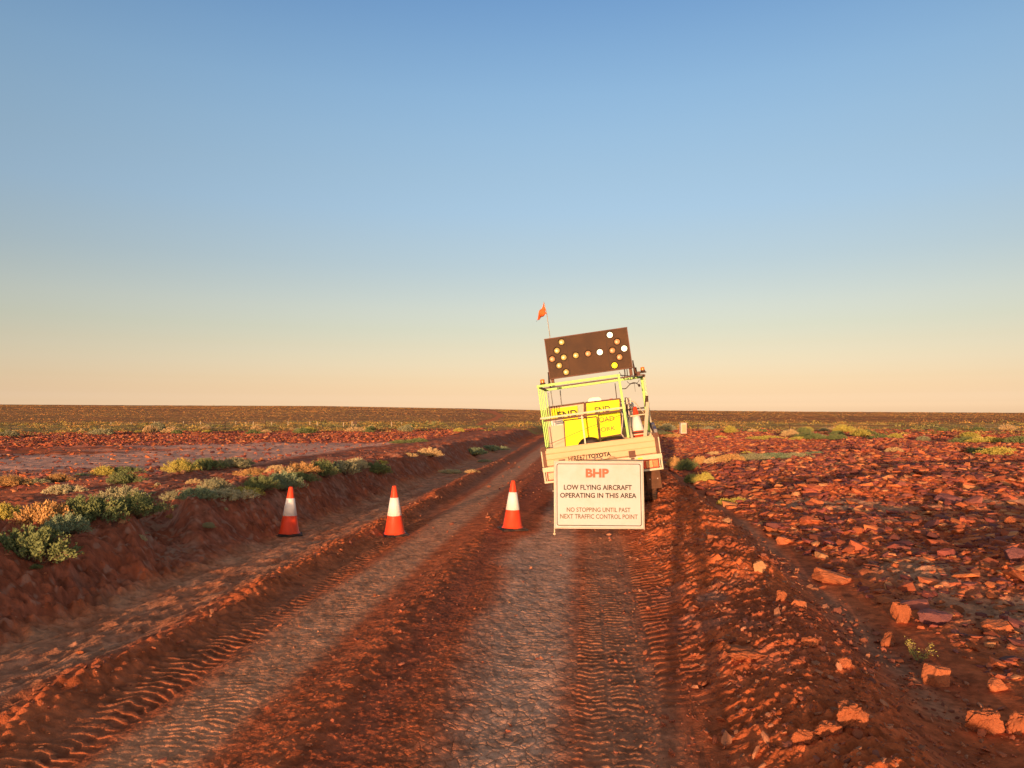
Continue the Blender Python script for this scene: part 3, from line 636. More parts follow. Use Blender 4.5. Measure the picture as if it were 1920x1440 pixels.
SHR = [
 (58, 1030, 130, 80, 'green', 'largest saltbush, dense green with yellow-lit top, at the left edge'),
 (90, 972, 100, 62, 'rust', 'pinkish grey saltbush rising behind the largest one'),
 (8, 965, 50, 36, 'yellow', 'yellow-lit bush cut by the left edge behind the largest saltbush'),
 (122, 985, 70, 46, 'teal', 'grey-green bush between the pinkish one and the round green one'),
 (163, 962, 98, 62, 'green', 'round green bush with a golden top, second from the gully'),
 (228, 932, 84, 40, 'grey', 'silver-grey bush behind the bright green one by the gully'),
 (250, 955, 84, 42, 'green', 'bright green spreading bush nearest the gully in the left bank'),
 (290, 955, 30, 18, 'grey', 'small grey tuft at the right foot of the bright green bush'),
 (116, 918, 56, 20, 'pale', 'low pale grey cushion bush alone behind the round green bush'),
 (14, 905, 62, 20, 'rust', 'long orange-lit bush at the left edge behind the bank'),
 (108, 897, 40, 15, 'rust', 'small orange-lit bush on the edge of the pale clay'),
 (62, 903, 50, 14, 'grey', 'dull grey low bush between two orange-lit ones'),
 (152, 890, 26, 8, 'teal', 'tiny teal tuft on the edge of the pale clay'),
 (195, 885, 34, 20, 'yellow', 'yellow bush, left one of a pair before the pale clay'),
 (234, 883, 50, 18, 'green', 'dark green bush, right one of a pair before the pale clay'),
 (232, 900, 58, 26, 'green', 'yellow-topped green bush in front of the pair'),
 (338, 878, 46, 26, 'yellow', 'bright yellow bush beside the dark green one on the pale clay'),
 (386, 872, 52, 26, 'green', 'dark green rounded bush against the pale clay'),
 (364, 903, 28, 14, 'straw', 'small cream-orange bush in front of the yellow one'),
 (330, 932, 50, 20, 'grey', 'grey bush at the left end of the row above the bank'),
 (366, 928, 58, 32, 'teal', 'blue-green bush in the row above the bank, third from its left end'),
 (402, 912, 52, 24, 'grey', 'soft grey bush behind the straw coloured one'),
 (420, 930, 80, 26, 'pale', 'wide straw and yellow bush on the brink of the bank'),
 (441, 870, 60, 20, 'grey', 'mauve-green bush right of the dark green rounded one'),
 (475, 888, 52, 16, 'rust', 'pink-brown bush in the second row above the bank'),
 (458, 922, 50, 22, 'yellow', 'yellow-green bush right of the wide straw one'),
 (485, 908, 56, 34, 'green', 'mid green bush left of the one above the first cone'),
 (527, 905, 62, 40, 'teal', 'grey-green bush right above the first cone'),
 (520, 884, 44, 24, 'straw', 'cream-tipped bush behind the one above the first cone'),
 (563, 880, 52, 26, 'rust', 'brownish bush with golden top right of the first cone'),
 (558, 896, 56, 22, 'green', 'dark green bush in front of the brownish golden one'),
 (602, 884, 50, 32, 'green', 'green bush in the middle of the row between the first and second cone'),
 (640, 878, 58, 30, 'grey', 'grey-green bush with yellow tips near the end of the row'),
 (668, 872, 40, 22, 'pale', 'cream-topped bush second from the right end of the row'),
 (702, 880, 52, 28, 'green', 'dark green bush at the right end of the row above the bank'),
 (712, 866, 22, 9, 'yellow', 'little yellow tuft behind the last bush of the row'),
 (765, 853, 24, 9, 'straw', 'tiny cream bush left of the pale golden one'),
 (803, 849, 42, 20, 'straw', 'pale golden bush alone beyond the second cone'),
 (888, 848, 46, 15, 'teal', 'blue-green mat of saltbush, left half of the pair by the far track'),
 (920, 841, 46, 12, 'teal', 'blue-green mat of saltbush, right half of the pair by the far track'),
 (762, 828, 60, 9, 'green', 'low green strip of bush on the red flat'),
 (784, 825, 26, 9, 'green', 'dark green tuft at the right end of the low strip'),
 (908, 864, 24, 7, 'grey', 'small grey tuft in front of the blue-green mats'),
 (845, 885, 40, 9, 'pale', 'sparse pale tuft in the drain beyond the second cone'),
 (885, 884, 20, 7, 'straw', 'straw coloured tuft at the edge of the drain ridge'),
 (390, 985, 22, 12, 'grey', 'small grey rosette on the face of the bank left of the first cone'),
 (420, 952, 14, 8, 'pale', 'tiny pale rosette at the top of the bank'),
 (262, 1008, 20, 16, 'pale', 'small pale tuft down in the gully'),
 (351, 1064, 18, 13, 'pale', 'small white-green tuft at the foot of the bank'),
 (453, 1040, 12, 7, 'grey', 'tiny grey tuft on the drain mud near the first cone'),
 (337, 947, 28, 9, 'grey', 'flat grey tuft below the row of bushes'),
 (215, 965, 20, 18, 'rust', 'twiggy brown tuft at the foot of the bright green bush'),
 (62, 1060, 32, 9, 'green', 'low green sprig in front of the largest saltbush'),
 (1321, 898, 30, 22, 'yellow', 'bright yellow round bush right of the long shadow'),
 (1297, 900, 24, 20, 'green', 'dark green bush touching the bright yellow round one'),
 (1263, 868, 24, 24, 'rust', 'orange-lit bush right behind the tray corner'),
 (1287, 874, 34, 28, 'green', 'dull bush in the long shadow beside the orange-lit one'),
 (1312, 864, 26, 20, 'rust', 'golden bush right of the shaded bush'),
 (1340, 864, 34, 16, 'straw', 'golden bush in the middle of the golden row'),
 (1372, 862, 44, 18, 'rust', 'largest golden bush at the right end of the golden row'),
 (1400, 850, 22, 10, 'yellow', 'small golden tuft above the grey-green row'),
 (1412, 860, 54, 15, 'grey', 'grey-green low bush, first of the grey-green row'),
 (1452, 857, 56, 14, 'teal', 'grey-green low bush, second of the grey-green row'),
 (1492, 854, 50, 12, 'grey', 'grey-green low bush, third of the grey-green row'),
 (1528, 851, 36, 9, 'teal', 'grey-green low bush, last and smallest of the grey-green row'),
 (1340, 850, 26, 9, 'straw', 'small straw tuft behind the golden row'),
 (1357, 940, 24, 15, 'yellow', 'yellow cushion plant, left half of the pair on the stones'),
 (1383, 939, 32, 15, 'yellow', 'yellow cushion plant, right half of the pair on the stones'),
 (1246, 813, 30, 9, 'green', 'dark green tuft behind the truck near the small cabinet'),
 (1262, 818, 30, 10, 'rust', 'golden tuft at the foot of the small cabinet'),
 (1809, 826, 40, 13, 'green', 'green bush on the far right, left of the olive clump'),
 (1850, 826, 66, 14, 'yellow', 'wide olive clump of bush on the far right'),
 (1910, 827, 36, 16, 'green', 'green bush cut by the right edge at the back'),
 (1832, 847, 56, 15, 'green', 'dark green bush in front of the olive clump'),
 (1872, 848, 58, 20, 'yellow', 'golden bush right of the dark green one at the far right'),
 (1676, 845, 28, 11, 'straw', 'pale wispy bush on the stones, left of the far right clumps'),
 (1500, 822, 40, 8, 'yellow', 'yellow-green strip of bush below the fence on the right'),
 (1440, 822, 54, 8, 'yellow', 'yellow-green strip of bush left of the other, beyond the red patch'),
]
for k, (px, py, w, h, kd, lb) in enumerate(SHR): shrub(px, py, w, h, kd, lb, parts=w > 26)
# spindly plant among the rocks
root = empty('spindly_plant', hit(1722, 1243)); tag(root, 'spindly yellow-green plant standing alone among the rocks at lower right', 'plant')
rs = random.Random(5); fm = []; stp = MB()
for i in range(16):
    a = rs.uniform(0, 6.28); l = rs.uniform(.06, .15); e = Vector((math.cos(a) * l * .75, math.sin(a) * l * .5, rs.uniform(.07, .16)))
    stp.path([(0, 0, -.02), e * .55 + Vector((0, 0, .01)), e], .0016, 4)
    for j in range(16):
        t = rs.uniform(.3, 1.05); p = e * t + Vector((rs.gauss(0, .007), rs.gauss(0, .007), rs.gauss(0, .006)))
        d = Vector((rs.gauss(0, 1), rs.gauss(0, 1), rs.gauss(.6, 1))).normalized(); q = d.orthogonal().normalized()
        fm += [p - d * .004, p + q * .003, p + d * .012, p - q * .003]
fo = npmesh('foliage', np.array([f[:] for f in fm]), np.arange(len(fm)).reshape(-1, 4), 4, M['leaf_yellow']); fo.parent = root; stp.build('stem', M['stem'], root)

# small unnamed tufts along the shrub rows and on the plains
def loose(n, r0, r1, a0, a1, cond, kinds, label, group, w0, w1):
    k = 0
    while k < n:
        r = random.uniform(r0, r1); a = math.radians(random.uniform(a0, a1)); x, y = r * math.sin(a), r * math.cos(a); u, v = uv_of(x, y)
        if not cond(u, v): continue
        k += 1; s = random.uniform(w0, w1)
        o = bpy.data.objects.new('shrub', SH[random.randrange(6)][0]); COL.objects.link(o)
        o.location = (x, y, float(terr(x, y, False)) - .02); o.scale = (s, s * .8, s * random.uniform(.6, 1)); o.rotation_euler.z = random.uniform(0, 6)
        o.material_slots[0].link = 'OBJECT'; o.material_slots[0].material = M['leaf_' + random.choice(kinds)]; tag(o, label, 'shrub', group)
loose(26, 7, 22, -34, -12, lambda u, v: -7.6 < u < -5.3, ['grey', 'pale', 'teal', 'rust'], 'little grey tuft growing between the bigger bushes on the left bank', 'little tufts on the left bank', .05, .12)
loose(34, 44, 70, 6, 36, lambda u, v: u > 4, ['yellow', 'green', 'straw', 'grey'], 'low olive bush scattered over the back of the stony plain on the right', 'low bushes at the back of the right-hand plain', .35, .9)
loose(30, 52, 72, -36, -4, lambda u, v: u < -5, ['yellow', 'green', 'straw', 'grey'], 'low olive bush scattered along the fence line on the left', 'low bushes along the left fence line', .35, .9)
# scrub carpets farther out: leaf clumps merged as stuff
def scrub(name, n, r0, r1, pw, size, nl, label, pal):
    x, y, r = ring(n, r0, r1, pw); u, v = uv_of(x, y)
    k = ((u < -4) | (u > 2.4) | (v > 105)) & (rng.uniform(0, 1, n) < .2 + .9 * sm(-.1, .35, fbm(x * .07, y * .2, 216, 3)))
    x, y, r = x[k], y[k], r[k]; z = terr(x, y); pxx, td = track_dist(x, y, z); k = (td > 9) & (rng.uniform(0, 1, len(x)) > .55 * bump(890, 60, pxx)); x, y, r, z = x[k], y[k], r[k], z[k]; n = len(x)
    s = np.exp(rng.normal(0, .45, n)) * size * (1 + r * .0035)
    pal = np.array(pal)
    ci = rng.integers(0, 6, n); c = np.repeat(pal[ci] * rng.uniform(.7, 1.25, n)[:, None], nl * 4, 0)
    th = rng.uniform(0, 6.28, (n, nl)); rd = np.sqrt(rng.uniform(0, 1, (n, nl))) * s[:, None]; h = rng.uniform(.02, .62, (n, nl)) * s[:, None] * np.sqrt(1.05 - (rd / s[:, None]) ** 2)
    P = np.stack([x[:, None] + np.cos(th) * rd * 1.25, y[:, None] + np.sin(th) * rd, z[:, None] + h], -1)
    d = rng.normal(size=(n, nl, 3)) + np.array([0, 0, .6]); d /= np.linalg.norm(d, axis=-1, keepdims=True); q = np.cross(d, rng.normal(size=(n, nl, 3))); q /= np.linalg.norm(q, axis=-1, keepdims=True)
    L = (s[:, None] * rng.uniform(.16, .34, (n, nl)))[..., None]
    Vv = np.stack([P - d * L * .5, P + q * L * .4, P + d * L, P - q * L * .4], 2).reshape(-1, 3)
    o = npmesh(name, Vv, np.arange(len(Vv)).reshape(-1, 4), 4, M['scrub'], c); tag(o, label, 'scrub', kind='stuff')
scrub('low_scrub', 7000, 55, 125, 1.2, .19, 22, 'belt of low olive and yellow scrub before the far rise', [(.40, .29, .08), (.24, .22, .07), (.48, .32, .10), (.36, .22, .07), (.19, .18, .07), (.46, .26, .08)])
scrub('distant_scrub', 150000, 98, 760, 1.05, .12, 6, 'fine scrub dotted over the distant rise up to the horizon', [(.55, .30, .09), (.38, .26, .08), (.58, .30, .10), (.52, .24, .08), (.30, .22, .08), (.56, .24, .08)])

# ------------------------------------------------------------------ traffic cones
def cone_meshes():
    b = MB(); b.prism([(-.185, -.185, 0), (.185, -.185, 0), (.185, .185, 0), (-.185, .185, 0)], (0, 0, .022))
    b.prism([(-.155, -.155, .022), (.155, -.155, .022), (.155, .155, .022), (-.155, .155, .022)], (0, 0, .012))
    h0, h1, r0, r1 = .034, .70, .142, .028
    R = lambda z: r0 + (r1 - r0) * (z - h0) / (h1 - h0)
    c = MB(); c.lathe([(.160, .030), (.152, .040), (R(.05), .055), (R(.29), .29), (R(.30) - .001, .30), (R(.53) - .001, .53), (R(.54), .54), (R(.69), .69), (R(.70) - .004, .70), (.018, .699), (.016, .66)], n=40)
    w = MB(); w.lathe([(R(.285) + .0005, .285), (R(.285) + .0025, .286), (R(.535) + .0025, .534), (R(.535) + .0005, .535)], n=40)
    return b, c, w
def cone(px, py, rot, label, P=None, parent=None, tilt=None, kinds=('cone_red', 'cone_white')):
    P = hit(px, py) if P is None else P
    r = empty('traffic_cone', P, (0, 0, rot)); b, c, w = cone_meshes()
    b.build('base', M['rubber'], r, bevel=.006); c.build('cone_body', M[kinds[0]], r); w.build('reflective_band', M[kinds[1]], r)
    tag(r, label, 'traffic cone', 'traffic cones in a row across the dirt track'); return r
cone(542, 1004, .32, 'orange cone with white band in the drain, leftmost of the three').rotation_euler = (-.03, .025, .32)
cone(740, 1004, .36, 'orange cone with white band on the left wheel track, middle of three').rotation_euler = (.02, -.02, .36)
cone(961, 993, .30, 'orange cone with white band between two pale wheel tracks, nearest the sign').rotation_euler = (-.01, .015, .30)

# ------------------------------------------------------------------ low flying aircraft sign
SG = empty('warning_sign', ray(1123.5, 989.5, 9.95), (0, 0, -.05))
SG.location.z -= .002
tag(SG, 'white board with coral, black and ochre lettering about low flying aircraft, before the truck', 'sign')
W2, HB = .615, .915; LEAN = math.radians(6)
def SP(a, d, b): return Vector((a, -d * math.cos(LEAN) + b * math.sin(LEAN), b * math.cos(LEAN) + d * math.sin(LEAN)))
b = MB(); b.prism([SP(-W2, 0, 0), SP(W2, 0, 0), SP(W2, 0, HB), SP(-W2, 0, HB)], SP(0, -.008, 0)); b.build('board', M['sign_white'], SG)
fr = MB()
for a0, b0, a1, b1 in ((-W2 - .004, -.004, W2 + .004, -.004), (-W2 - .004, HB + .004, W2 + .004, HB + .004), (-W2 - .004, -.018, -W2 - .004, HB + .018), (W2 + .004, -.018, W2 + .004, HB + .018)):
    fr.bar(SP(a0, -.002, b0), SP(a1, -.002, b1), .018, .024, up=SP(0, 1, 0))
fr.build('frame', M['steel'], SG, bevel=.003)
def rrect(w, h, r, n=6):
    return [(sx * (w - r) + r * math.cos(t), sz * (h - r) + r * math.sin(t)) for sx, sz, t0 in ((1, 1, 0), (-1, 1, 90), (-1, -1, 180), (1, -1, 270)) for t in [math.radians(t0 + 90 * k / n) for k in range(n + 1)]]
o_, i_ = rrect(W2 - .026, HB / 2 - .026, .03), rrect(W2 - .0365, HB / 2 - .0365, .022); nn = len(o_); bl = MB()
bl.add([SP(a, .003, bb + HB / 2) for a, bb in o_ + i_], [(k, (k + 1) % nn, nn + (k + 1) % nn, nn + k)[::-1] for k in range(nn)]); bl.build('border_line', M['sign_line'], SG)
def SX(nx): return -W2 + 2 * W2 * nx
def SZ(ny): return HB * (1 - ny)
for s_, x0, x1, y0, y1, mm, bd in (('BHP', .353, .618, .105, .242, 'text_coral', .045), ('LOW FLYING AIRCRAFT', .103, .875, .352, .430, 'text_dark', .022), ('OPERATING IN THIS AREA', .060, .925, .475, .551, 'text_dark', .022),
                                ('NO STOPPING UNTIL PAST', .135, .855, .695, .763, 'text_ochre', .016), ('NEXT TRAFFIC CONTROL POINT', .060, .935, .795, .865, 'text_ochre', .016)):
    text_obj('lettering', s_, M[mm], SG, SX(x0), SX(x1), SZ(y1), SZ(y0), lambda a, d, bb: SP(a, .003 + d, bb), bd, .002)
h = MB(); pts = [SP(-.075, .0, HB + .014), SP(-.045, .0, HB + .05), SP(-.03, 0, HB + .058), SP(.03, 0, HB + .058), SP(.045, 0, HB + .05), SP(.075, 0, HB + .014)]; h.path(pts, .008, 8); h.build('handle', M['steel'], SG)
for sx in (-1, 1):
    l = MB(); l.tube(SP(sx * (W2 + .004), 0, 0), SP(sx * (W2 + .006), 0, -.085), .009); l.lathe([(0, -.105), (.018, -.1), (.02, -.085), (.012, -.075), (0, -.07)], SP(sx * (W2 + .006), 0, 0), 10); l.build('leg', M['cream'], SG)
    l = MB(); l.tube(SP(sx * (W2 - .02), -.02, HB * .8), Vector((sx * (W2 - .02), .62, -.06)), .010); l.build('rear_leg', M['dark'], SG)
l = MB(); l.tube((-W2 + .02, .40, .31), (W2 - .02, .40, .31), .007); l.build('cross_bar', M['dark'], SG)

# ------------------------------------------------------------------ the tray truck
YAW = math.atan(157 / FPX); ROLL = math.radians(7.6)
TM = Matrix.Rotation(-YAW, 4, 'Z') @ Matrix.Rotation(-ROLL, 4, 'Y')
tc_ = ray(1123, 829, 12.0); TO = tc_ - (TM @ Vector((0, 0, 1.18)))
TM = Matrix.Translation(TO) @ TM
TR = empty('tray_truck', TO); TR.rotation_euler = TM.to_euler()
tag(TR, 'white tray truck leaning left beside the track, with lime frame and lit arrow board', 'truck')
TI = TM.inverted(); RO = TI @ Vector((0, 0, CAMH))
def T(px, py, yl):
    """truck-space point at distance yl from the tailgate, seen at a pixel"""
    q = TI @ ray(px, py, 12.0); d = q - RO; return RO + d * ((yl - RO.y) / d.y)
def Tz(X_, Y_, yl): return T(980 + X_ / 6.4, 700 + Y_ / 6.4, yl)      # from the 6.4x enlargement
def Tq(X_, Y_, yl): return T(980 + X_ / 6.857, 550 + Y_ / 6.857, yl)
TW = 1.0
# chassis, tray
m = MB()
for sx in (-.38, .38): m.box((sx - .035, .1, .52), (sx + .035, 4.6, .66))
for yy in (.15, .8, 1.5, 2.3): m.box((-.38, yy, .54), (.38, yy + .08, .62))
m.tube((-.78, .95, .40), (.78, .95, .40), .05); m.lathe([(0, -.14), (.1, -.12), (.15, 0), (.1, .12), (0, .14)], (0.05, .95, .40), 16); m.tube((-.75, 4.0, .40), (.75, 4.0, .40), .04)
m.tube((.5, .2, .46), (.5, 2.2, .46), .03); m.build('chassis', M['dark'], TR)
m = MB(); m.box((-TW + .02, .03, .80), (TW - .02, 2.28, .875))
for yy in (.3, .8, 1.3, 1.8): m.box((-TW + .05, yy, .68), (TW - .05, yy + .07, .797))
m.build('tray_floor', M['alloy'], TR, bevel=.004)
tg = MB(); z0, z1 = .885, 1.18
# ribbed tailgate extrusion
prof = [(0, z0), (-.012, z0 + .004), (-.012, z0 + .095), (-.004, z0 + .103), (-.012, z0 + .111), (-.012, z0 + .193), (-.004, z0 + .201), (-.012, z0 + .209), (-.012, z1 - .014), (-.006, z1), (.024, z1), (.024, z0)]
tg.prism([(-TW + .065, y_, z_) for y_, z_ in prof][::-1], (2 * TW - .13, 0, 0)); TG = tg.build('tailgate', M['alloy'], TR)
for xx in (-.66, .52):
    m = MB(); m.box((xx - .055, -.034, z0 - .03), (xx + .055, -.013, z0 + .085)); m.tube((xx, -.05, z0 + .04), (xx, -.03, z0 + .04), .012); m.box((xx - .03, -.04, z0 - .06), (xx + .03, -.014, z0 - .034)); m.build('hinge', M['brown'], TG, bevel=.004)
p = T(1066, 867, -.013); q = T(1101.5, 852, -.013); a = math.atan2(q.z - p.z, q.x - p.x)
text_obj('lettering', 'HIRE671', M['text_dark'], TG, T(1066, 862, 0).x, T(1100.5, 858, 0).x, z0 + .030, z0 + .122, lambda a, d, bb: Vector((a, -.013 - d, bb)), .018, .002)
text_obj('lettering', 'TOYOTA', M['text_dark'], TG, T(1102, 858, 0).x, T(1145.5, 852, 0).x, z0 + .042, z0 + .115, lambda a, d, bb: Vector((a, -.013 - d, bb)), .05, .002)
for sx in (-1, 1):
    m = MB(); m.box((sx * (TW - .03) - .028, -.006, z0 - .01), (sx * (TW - .03) + .028, .05, z1 + .01)); m.build('corner_post', M['cream'], TR, bevel=.004)
    m = MB(); m.box((sx * (TW - .052) - .028, -.032, z0 - .02), (sx * (TW - .052) + .028, -.009, z1 - .02)); m.box((sx * (TW - .052) - .045, -.045, z1 - .035), (sx * (TW - .052) + .045, -.008, z1 + .04))
    m.tube((sx * (TW - .052), -.056, z1 + .005), (sx * (TW - .052), -.044, z1 + .005), .016); m.tube((sx * (TW - .052), -.04, z0 + .06), (sx * (TW - .052), -.03, z0 + .06), .010); m.build('latch', M['brown'], TR, bevel=.004)
    m = MB(); P_ = [(sx * TW - sx * .012 * k, z_) for k, z_ in ((0, z0), (0, z0 + .09), (1, z0 + .1), (0, z0 + .11), (0, z0 + .19), (1, z0 + .2), (0, z0 + .21), (0, z1))]
    m.prism([(x_, .055, z_) for x_, z_ in P_] + [(sx * (TW - .035), .055, z1), (sx * (TW - .035), .055, z0)], (0, 2.23, 0)); m.build('side_board', M['alloy'], TR)
m = MB(); m.box((-TW + .02, 2.30, .80), (TW - .02, 2.34, 1.32)); m.build('headboard', M['alloy'], TR, bevel=.004)
# rear beam and lamps
m = MB(); m.box((-TW - .005, -.03, .79), (TW + .005, .03, .868)); m.box((-TW + .0, -.02, .60), (TW - .0, .018, .635)); m.box((-.62, -.012, .635), (.62, .012, .79))
for sx in (-1, 1):
    m.box((sx * (TW - .015) - .015, -.022, .635), (sx * (TW - .015) + .015, .016, .79)); m.box((sx * .66 - .02, -.022, .635), (sx * .66 + .02, .016, .79)); m.box((sx * (TW - .05) - .008, -.018, .635), (sx * (TW - .05) + .008, .01, .79))
m.build('rear_beam', M['cream'], TR, bevel=.004)
for sx in (-1, 1):
    lp = MB(); lp.box((min(sx * .675, sx * .93), -.035, .645), (max(sx * .675, sx * .93), .0, .782)); LP = lp.build('tail_lamp', M['lamp_red'], TR, bevel=.004)
    for x0, x1, mm in ((.685, .722, 'lamp_red'), (.726, .832, 'lamp_clear'), (.836, .922, 'lamp_orange')) if sx > 0 else ((.685, .722, 'lamp_red'), (.726, .80, 'lamp_clear'), (.804, .922, 'lamp_orange')):
        q = MB(); q.box((min(sx * x0, sx * x1), -.05, .655), (max(sx * x0, sx * x1), -.036, .772)); q.build('lens', M[mm], LP, bevel=.005)
m = MB(); m.box((.60, -.036, .815), (.68, -.031, .835)); m.build('reflector', M['yellow'], TR)
# wheels and mudflaps
def wheel(x, y):
    sx = 1 if x > 0 else -1; R = Matrix.Rotation(math.pi / 2, 3, 'Y'); r0, w = .385, .125
    t = MB(); pr = [(.22, -w * .9), (.33, -w), (.365, -w * .9), (r0 - .004, -w * .72), (r0, -w * .5), (r0, w * .5), (r0 - .004, w * .72), (.365, w * .9), (.33, w), (.22, w * .9)]
    t.lathe(pr, (x, y, .385), 56, R)
    for k in range(44):
        a = 2 * math.pi * k / 44
        for s_ in (-1, 1):
            c = Vector((x + s_ * w * .52, y + math.cos(a + s_ * .035) * (r0 + .003), .385 + math.sin(a + s_ * .035) * (r0 + .003)))
            Rm = Matrix.Rotation(a, 3, 'X') @ Matrix.Rotation(s_ * .35, 3, 'Y')
            t.box(c - Vector((w * .42, .007, .016)), c + Vector((w * .42, .007, .016)), Rm)
    WH = empty('wheel'); WH.parent = TR
    t.build('tyre', M['tyre'], WH)
    m = MB(); m.lathe([(.225, -w * .8), (.21, -w * .3), (.20, sx * w * .2), (.12, sx * w * .45), (.06, sx * w * .5), (.055, sx * w * .75), (0, sx * w * .78)], (x, y, .385), 32, R); m.build('rim', M['steel'], WH)
for x_, y_ in ((-.76, .95), (.76, .95), (-.74, 4.0), (.74, 4.0)): wheel(x_, y_)
for sx in (-1, 1):
    m = MB(); pts = []
    for k in range(7):
        z_ = .64 - k * .065; pts.append((.42 + .012 * math.sin(k * 1.3), z_))
    xs0, xs1 = (sx * .72, sx * .965) if sx > 0 else (-.90, -.72)
    m.prism([(min(xs0, xs1), y_, z_) for y_, z_ in pts] + [(min(xs0, xs1), y_ + .008, z_) for y_, z_ in pts[::-1]], (abs(xs1 - xs0), 0, 0)); F_ = m.build('mudflap', M['flap'], TR)
    for bx in (.78, .91): q = MB(); q.tube((sx * bx, .425, .42), (sx * bx, .408, .42), .009); q.build('bolt', M['white'], F_)
    m = MB(); pa = [(.95 + .46 * math.cos(math.radians(t)), .40 + .43 * math.sin(math.radians(t))) for t in range(-5, 186, 15)]
    pb = [(.95 + .445 * math.cos(math.radians(t)), .40 + .40 * math.sin(math.radians(t))) for t in range(185, -6, -15)]
    x0 = sx * .62; m.prism([(x0, y_, min(z_, .795)) for y_, z_ in pa + pb], (sx * .30, 0, 0)); m.build('mudguard', M['rubber'], TR)
# cab
cabm = MB(); pf = [(2.45, .62), (2.45, 1.22), (2.52, 1.74), (2.62, 1.80), (3.6, 1.80), (3.72, 1.76), (4.02, 1.25), (4.95, 1.16), (5.05, 1.05), (5.05, .62)]
cabm.prism([(-.80, y_, z_) for y_, z_ in pf], (1.60, 0, 0)); cabm.build('cab', M['white'], TR, bevel=.03)
q = MB(); q.prism([(-.62, 2.452, 1.28), (.62, 2.452, 1.28), (.58, 2.505, 1.68), (-.58, 2.505, 1.68)], (0, -.01, 0)); q.build('rear_window', M['glass'], TR)
q = MB(); q.prism([(-.66, 3.985, 1.32), (.66, 3.985, 1.32), (.6, 3.76, 1.70), (-.6, 3.76, 1.70)], (0, .02, .01)); q.build('windscreen', M['glass'], TR)
for sx in (-1, 1):
    q = MB(); q.prism([(sx * .802, 2.6, 1.25), (sx * .802, 3.85, 1.25), (sx * .802, 3.6, 1.70), (sx * .802, 2.66, 1.70)], (sx * .006, 0, 0)); q.build('side_window', M['glass'], TR)
    q = MB(); q.prism([(sx * .801, 2.55, .66), (sx * .801, 3.7, .66), (sx * .801, 3.85, 1.22), (sx * .801, 2.55, 1.22)], (sx * .012, 0, 0)); q.build('door', M['white'], TR, bevel=.006)
    q = MB(); q.box((min(sx * .74, sx * .86), 3.55, .58), (max(sx * .74, sx * .86), 4.5, .88)); q.build('wheel_arch', M['white'], TR, bevel=.03)
    q = MB(); q.box((sx * .55 - .1, 5.052, .82), (sx * .55 + .1, 5.07, .98)); q.build('headlight', M['lamp_clear'], TR, bevel=.004)
q = MB(); q.box((-.8, 5.08, .55), (.8, 5.2, .72)); q.build('bumper', M['steel'], TR, bevel=.02)
bz = T(1115, 752, 3.0); q = MB(); q.lathe([(0, .075), (.09, .07), (.13, .04), (.14, 0), (.14, -.03), (0, -.03)], (bz.x, 3.0, bz.z), 24); q.build('roof_beacon', M['beacon_on'], TR)
q = MB(); q.lathe([(.15, 0), (.15, -.04), (0, -.04)], (bz.x, 3.0, bz.z - .03), 24); q.box((-.6, 2.96, bz.z - .10), (.72, 3.04, bz.z - .072)); q.box((-.5, 2.97, 1.79), (-.46, 3.03, bz.z - .1)); q.box((.5, 2.97, 1.79), (.54, 3.03, bz.z - .1)); q.build('roof_bar', M['brown'], TR)
rz_ = T(1146, 750, 3.0); q = MB(); q.tube((rz_.x, 3.0, bz.z - .072), (rz_.x, 3.0, rz_.z + .03), .033); q.build('red_lamp', M['lamp_red'], TR)
# lime load frame
LT = T(1006.5, 725, .02); ztop = LT.z
def post(x, y, z0_, z1_, w=.038, mm='lime', x1=None):
    q = MB(); q.bar((x if x1 is None else x1, y, z0_), (x, y, z1_), w, up=(0, 1, 0)); q.build('frame_post', M[mm], TR, bevel=.004)
xL = LT.x + .02
for k, yy in enumerate((.02, .42, .84, 1.28, 1.9)): post(xL, yy, 1.19 if k == 0 else 1.185, ztop - .02, .020)
RT = T(1160.5, 709, .02); RB = T(1178.5, 822, .02); post(RT.x, .02, 1.19, ztop + .02, .04, x1=RB.x)
xR = T(1203, 709, 1.9).x
post(xR, 1.9, 1.185, ztop - .02, .05); post(xR + .015, 1.45, 1.185, ztop - .02, .04, 'cream')
def rail(p, q, w=.038, mm='lime'):
    b_ = MB(); b_.bar(p, q, w); b_.build('frame_rail', M[mm], TR, bevel=.004)
rail((xL - .02, .02, ztop), (RT.x - .022, .02, ztop), .042); rail((xL - .02, 1.9, ztop), (xR + .03, 1.9, ztop), .042)
rail((xL, .045, ztop - .002), (xL, 1.875, ztop - .002), .034, 'brown'); rail((RT.x + .022, .02, ztop + .0), (xR - .0, 1.875, ztop + .0), .014, 'dark')
rail((xR + .01, 1.2, ztop - .004), (xR + .01, 1.875, ztop - .004), .03, 'brown')
a_ = T(1013, 785, -.01); b_ = T(1167, 764, -.01); rail((a_.x, -.018, a_.z), (b_.x, -.018, a_.z), .034, 'cream')
rail((xL + .02, .06, a_.z - .045), (RT.x - .03, .06, a_.z - .045), .035, 'brown')
a_ = T(1178, 781, 1.0); b_ = T(1211, 776, 1.0); rail(a_, b_, .022, 'cream')
a_ = T(1178, 768, 1.9); b_ = T(1212, 764, 1.9); rail(a_, b_, .03, 'dark')
p1 = T(1090.5, 777, -.005); p2 = T(1097.5, 831, -.005); q = MB(); q.bar((p2.x, -.03, z1 + .002), (p1.x, -.03, p1.z - .02), .026, up=(0, 1, 0)); q.build('frame_strut', M['cream'], TR)
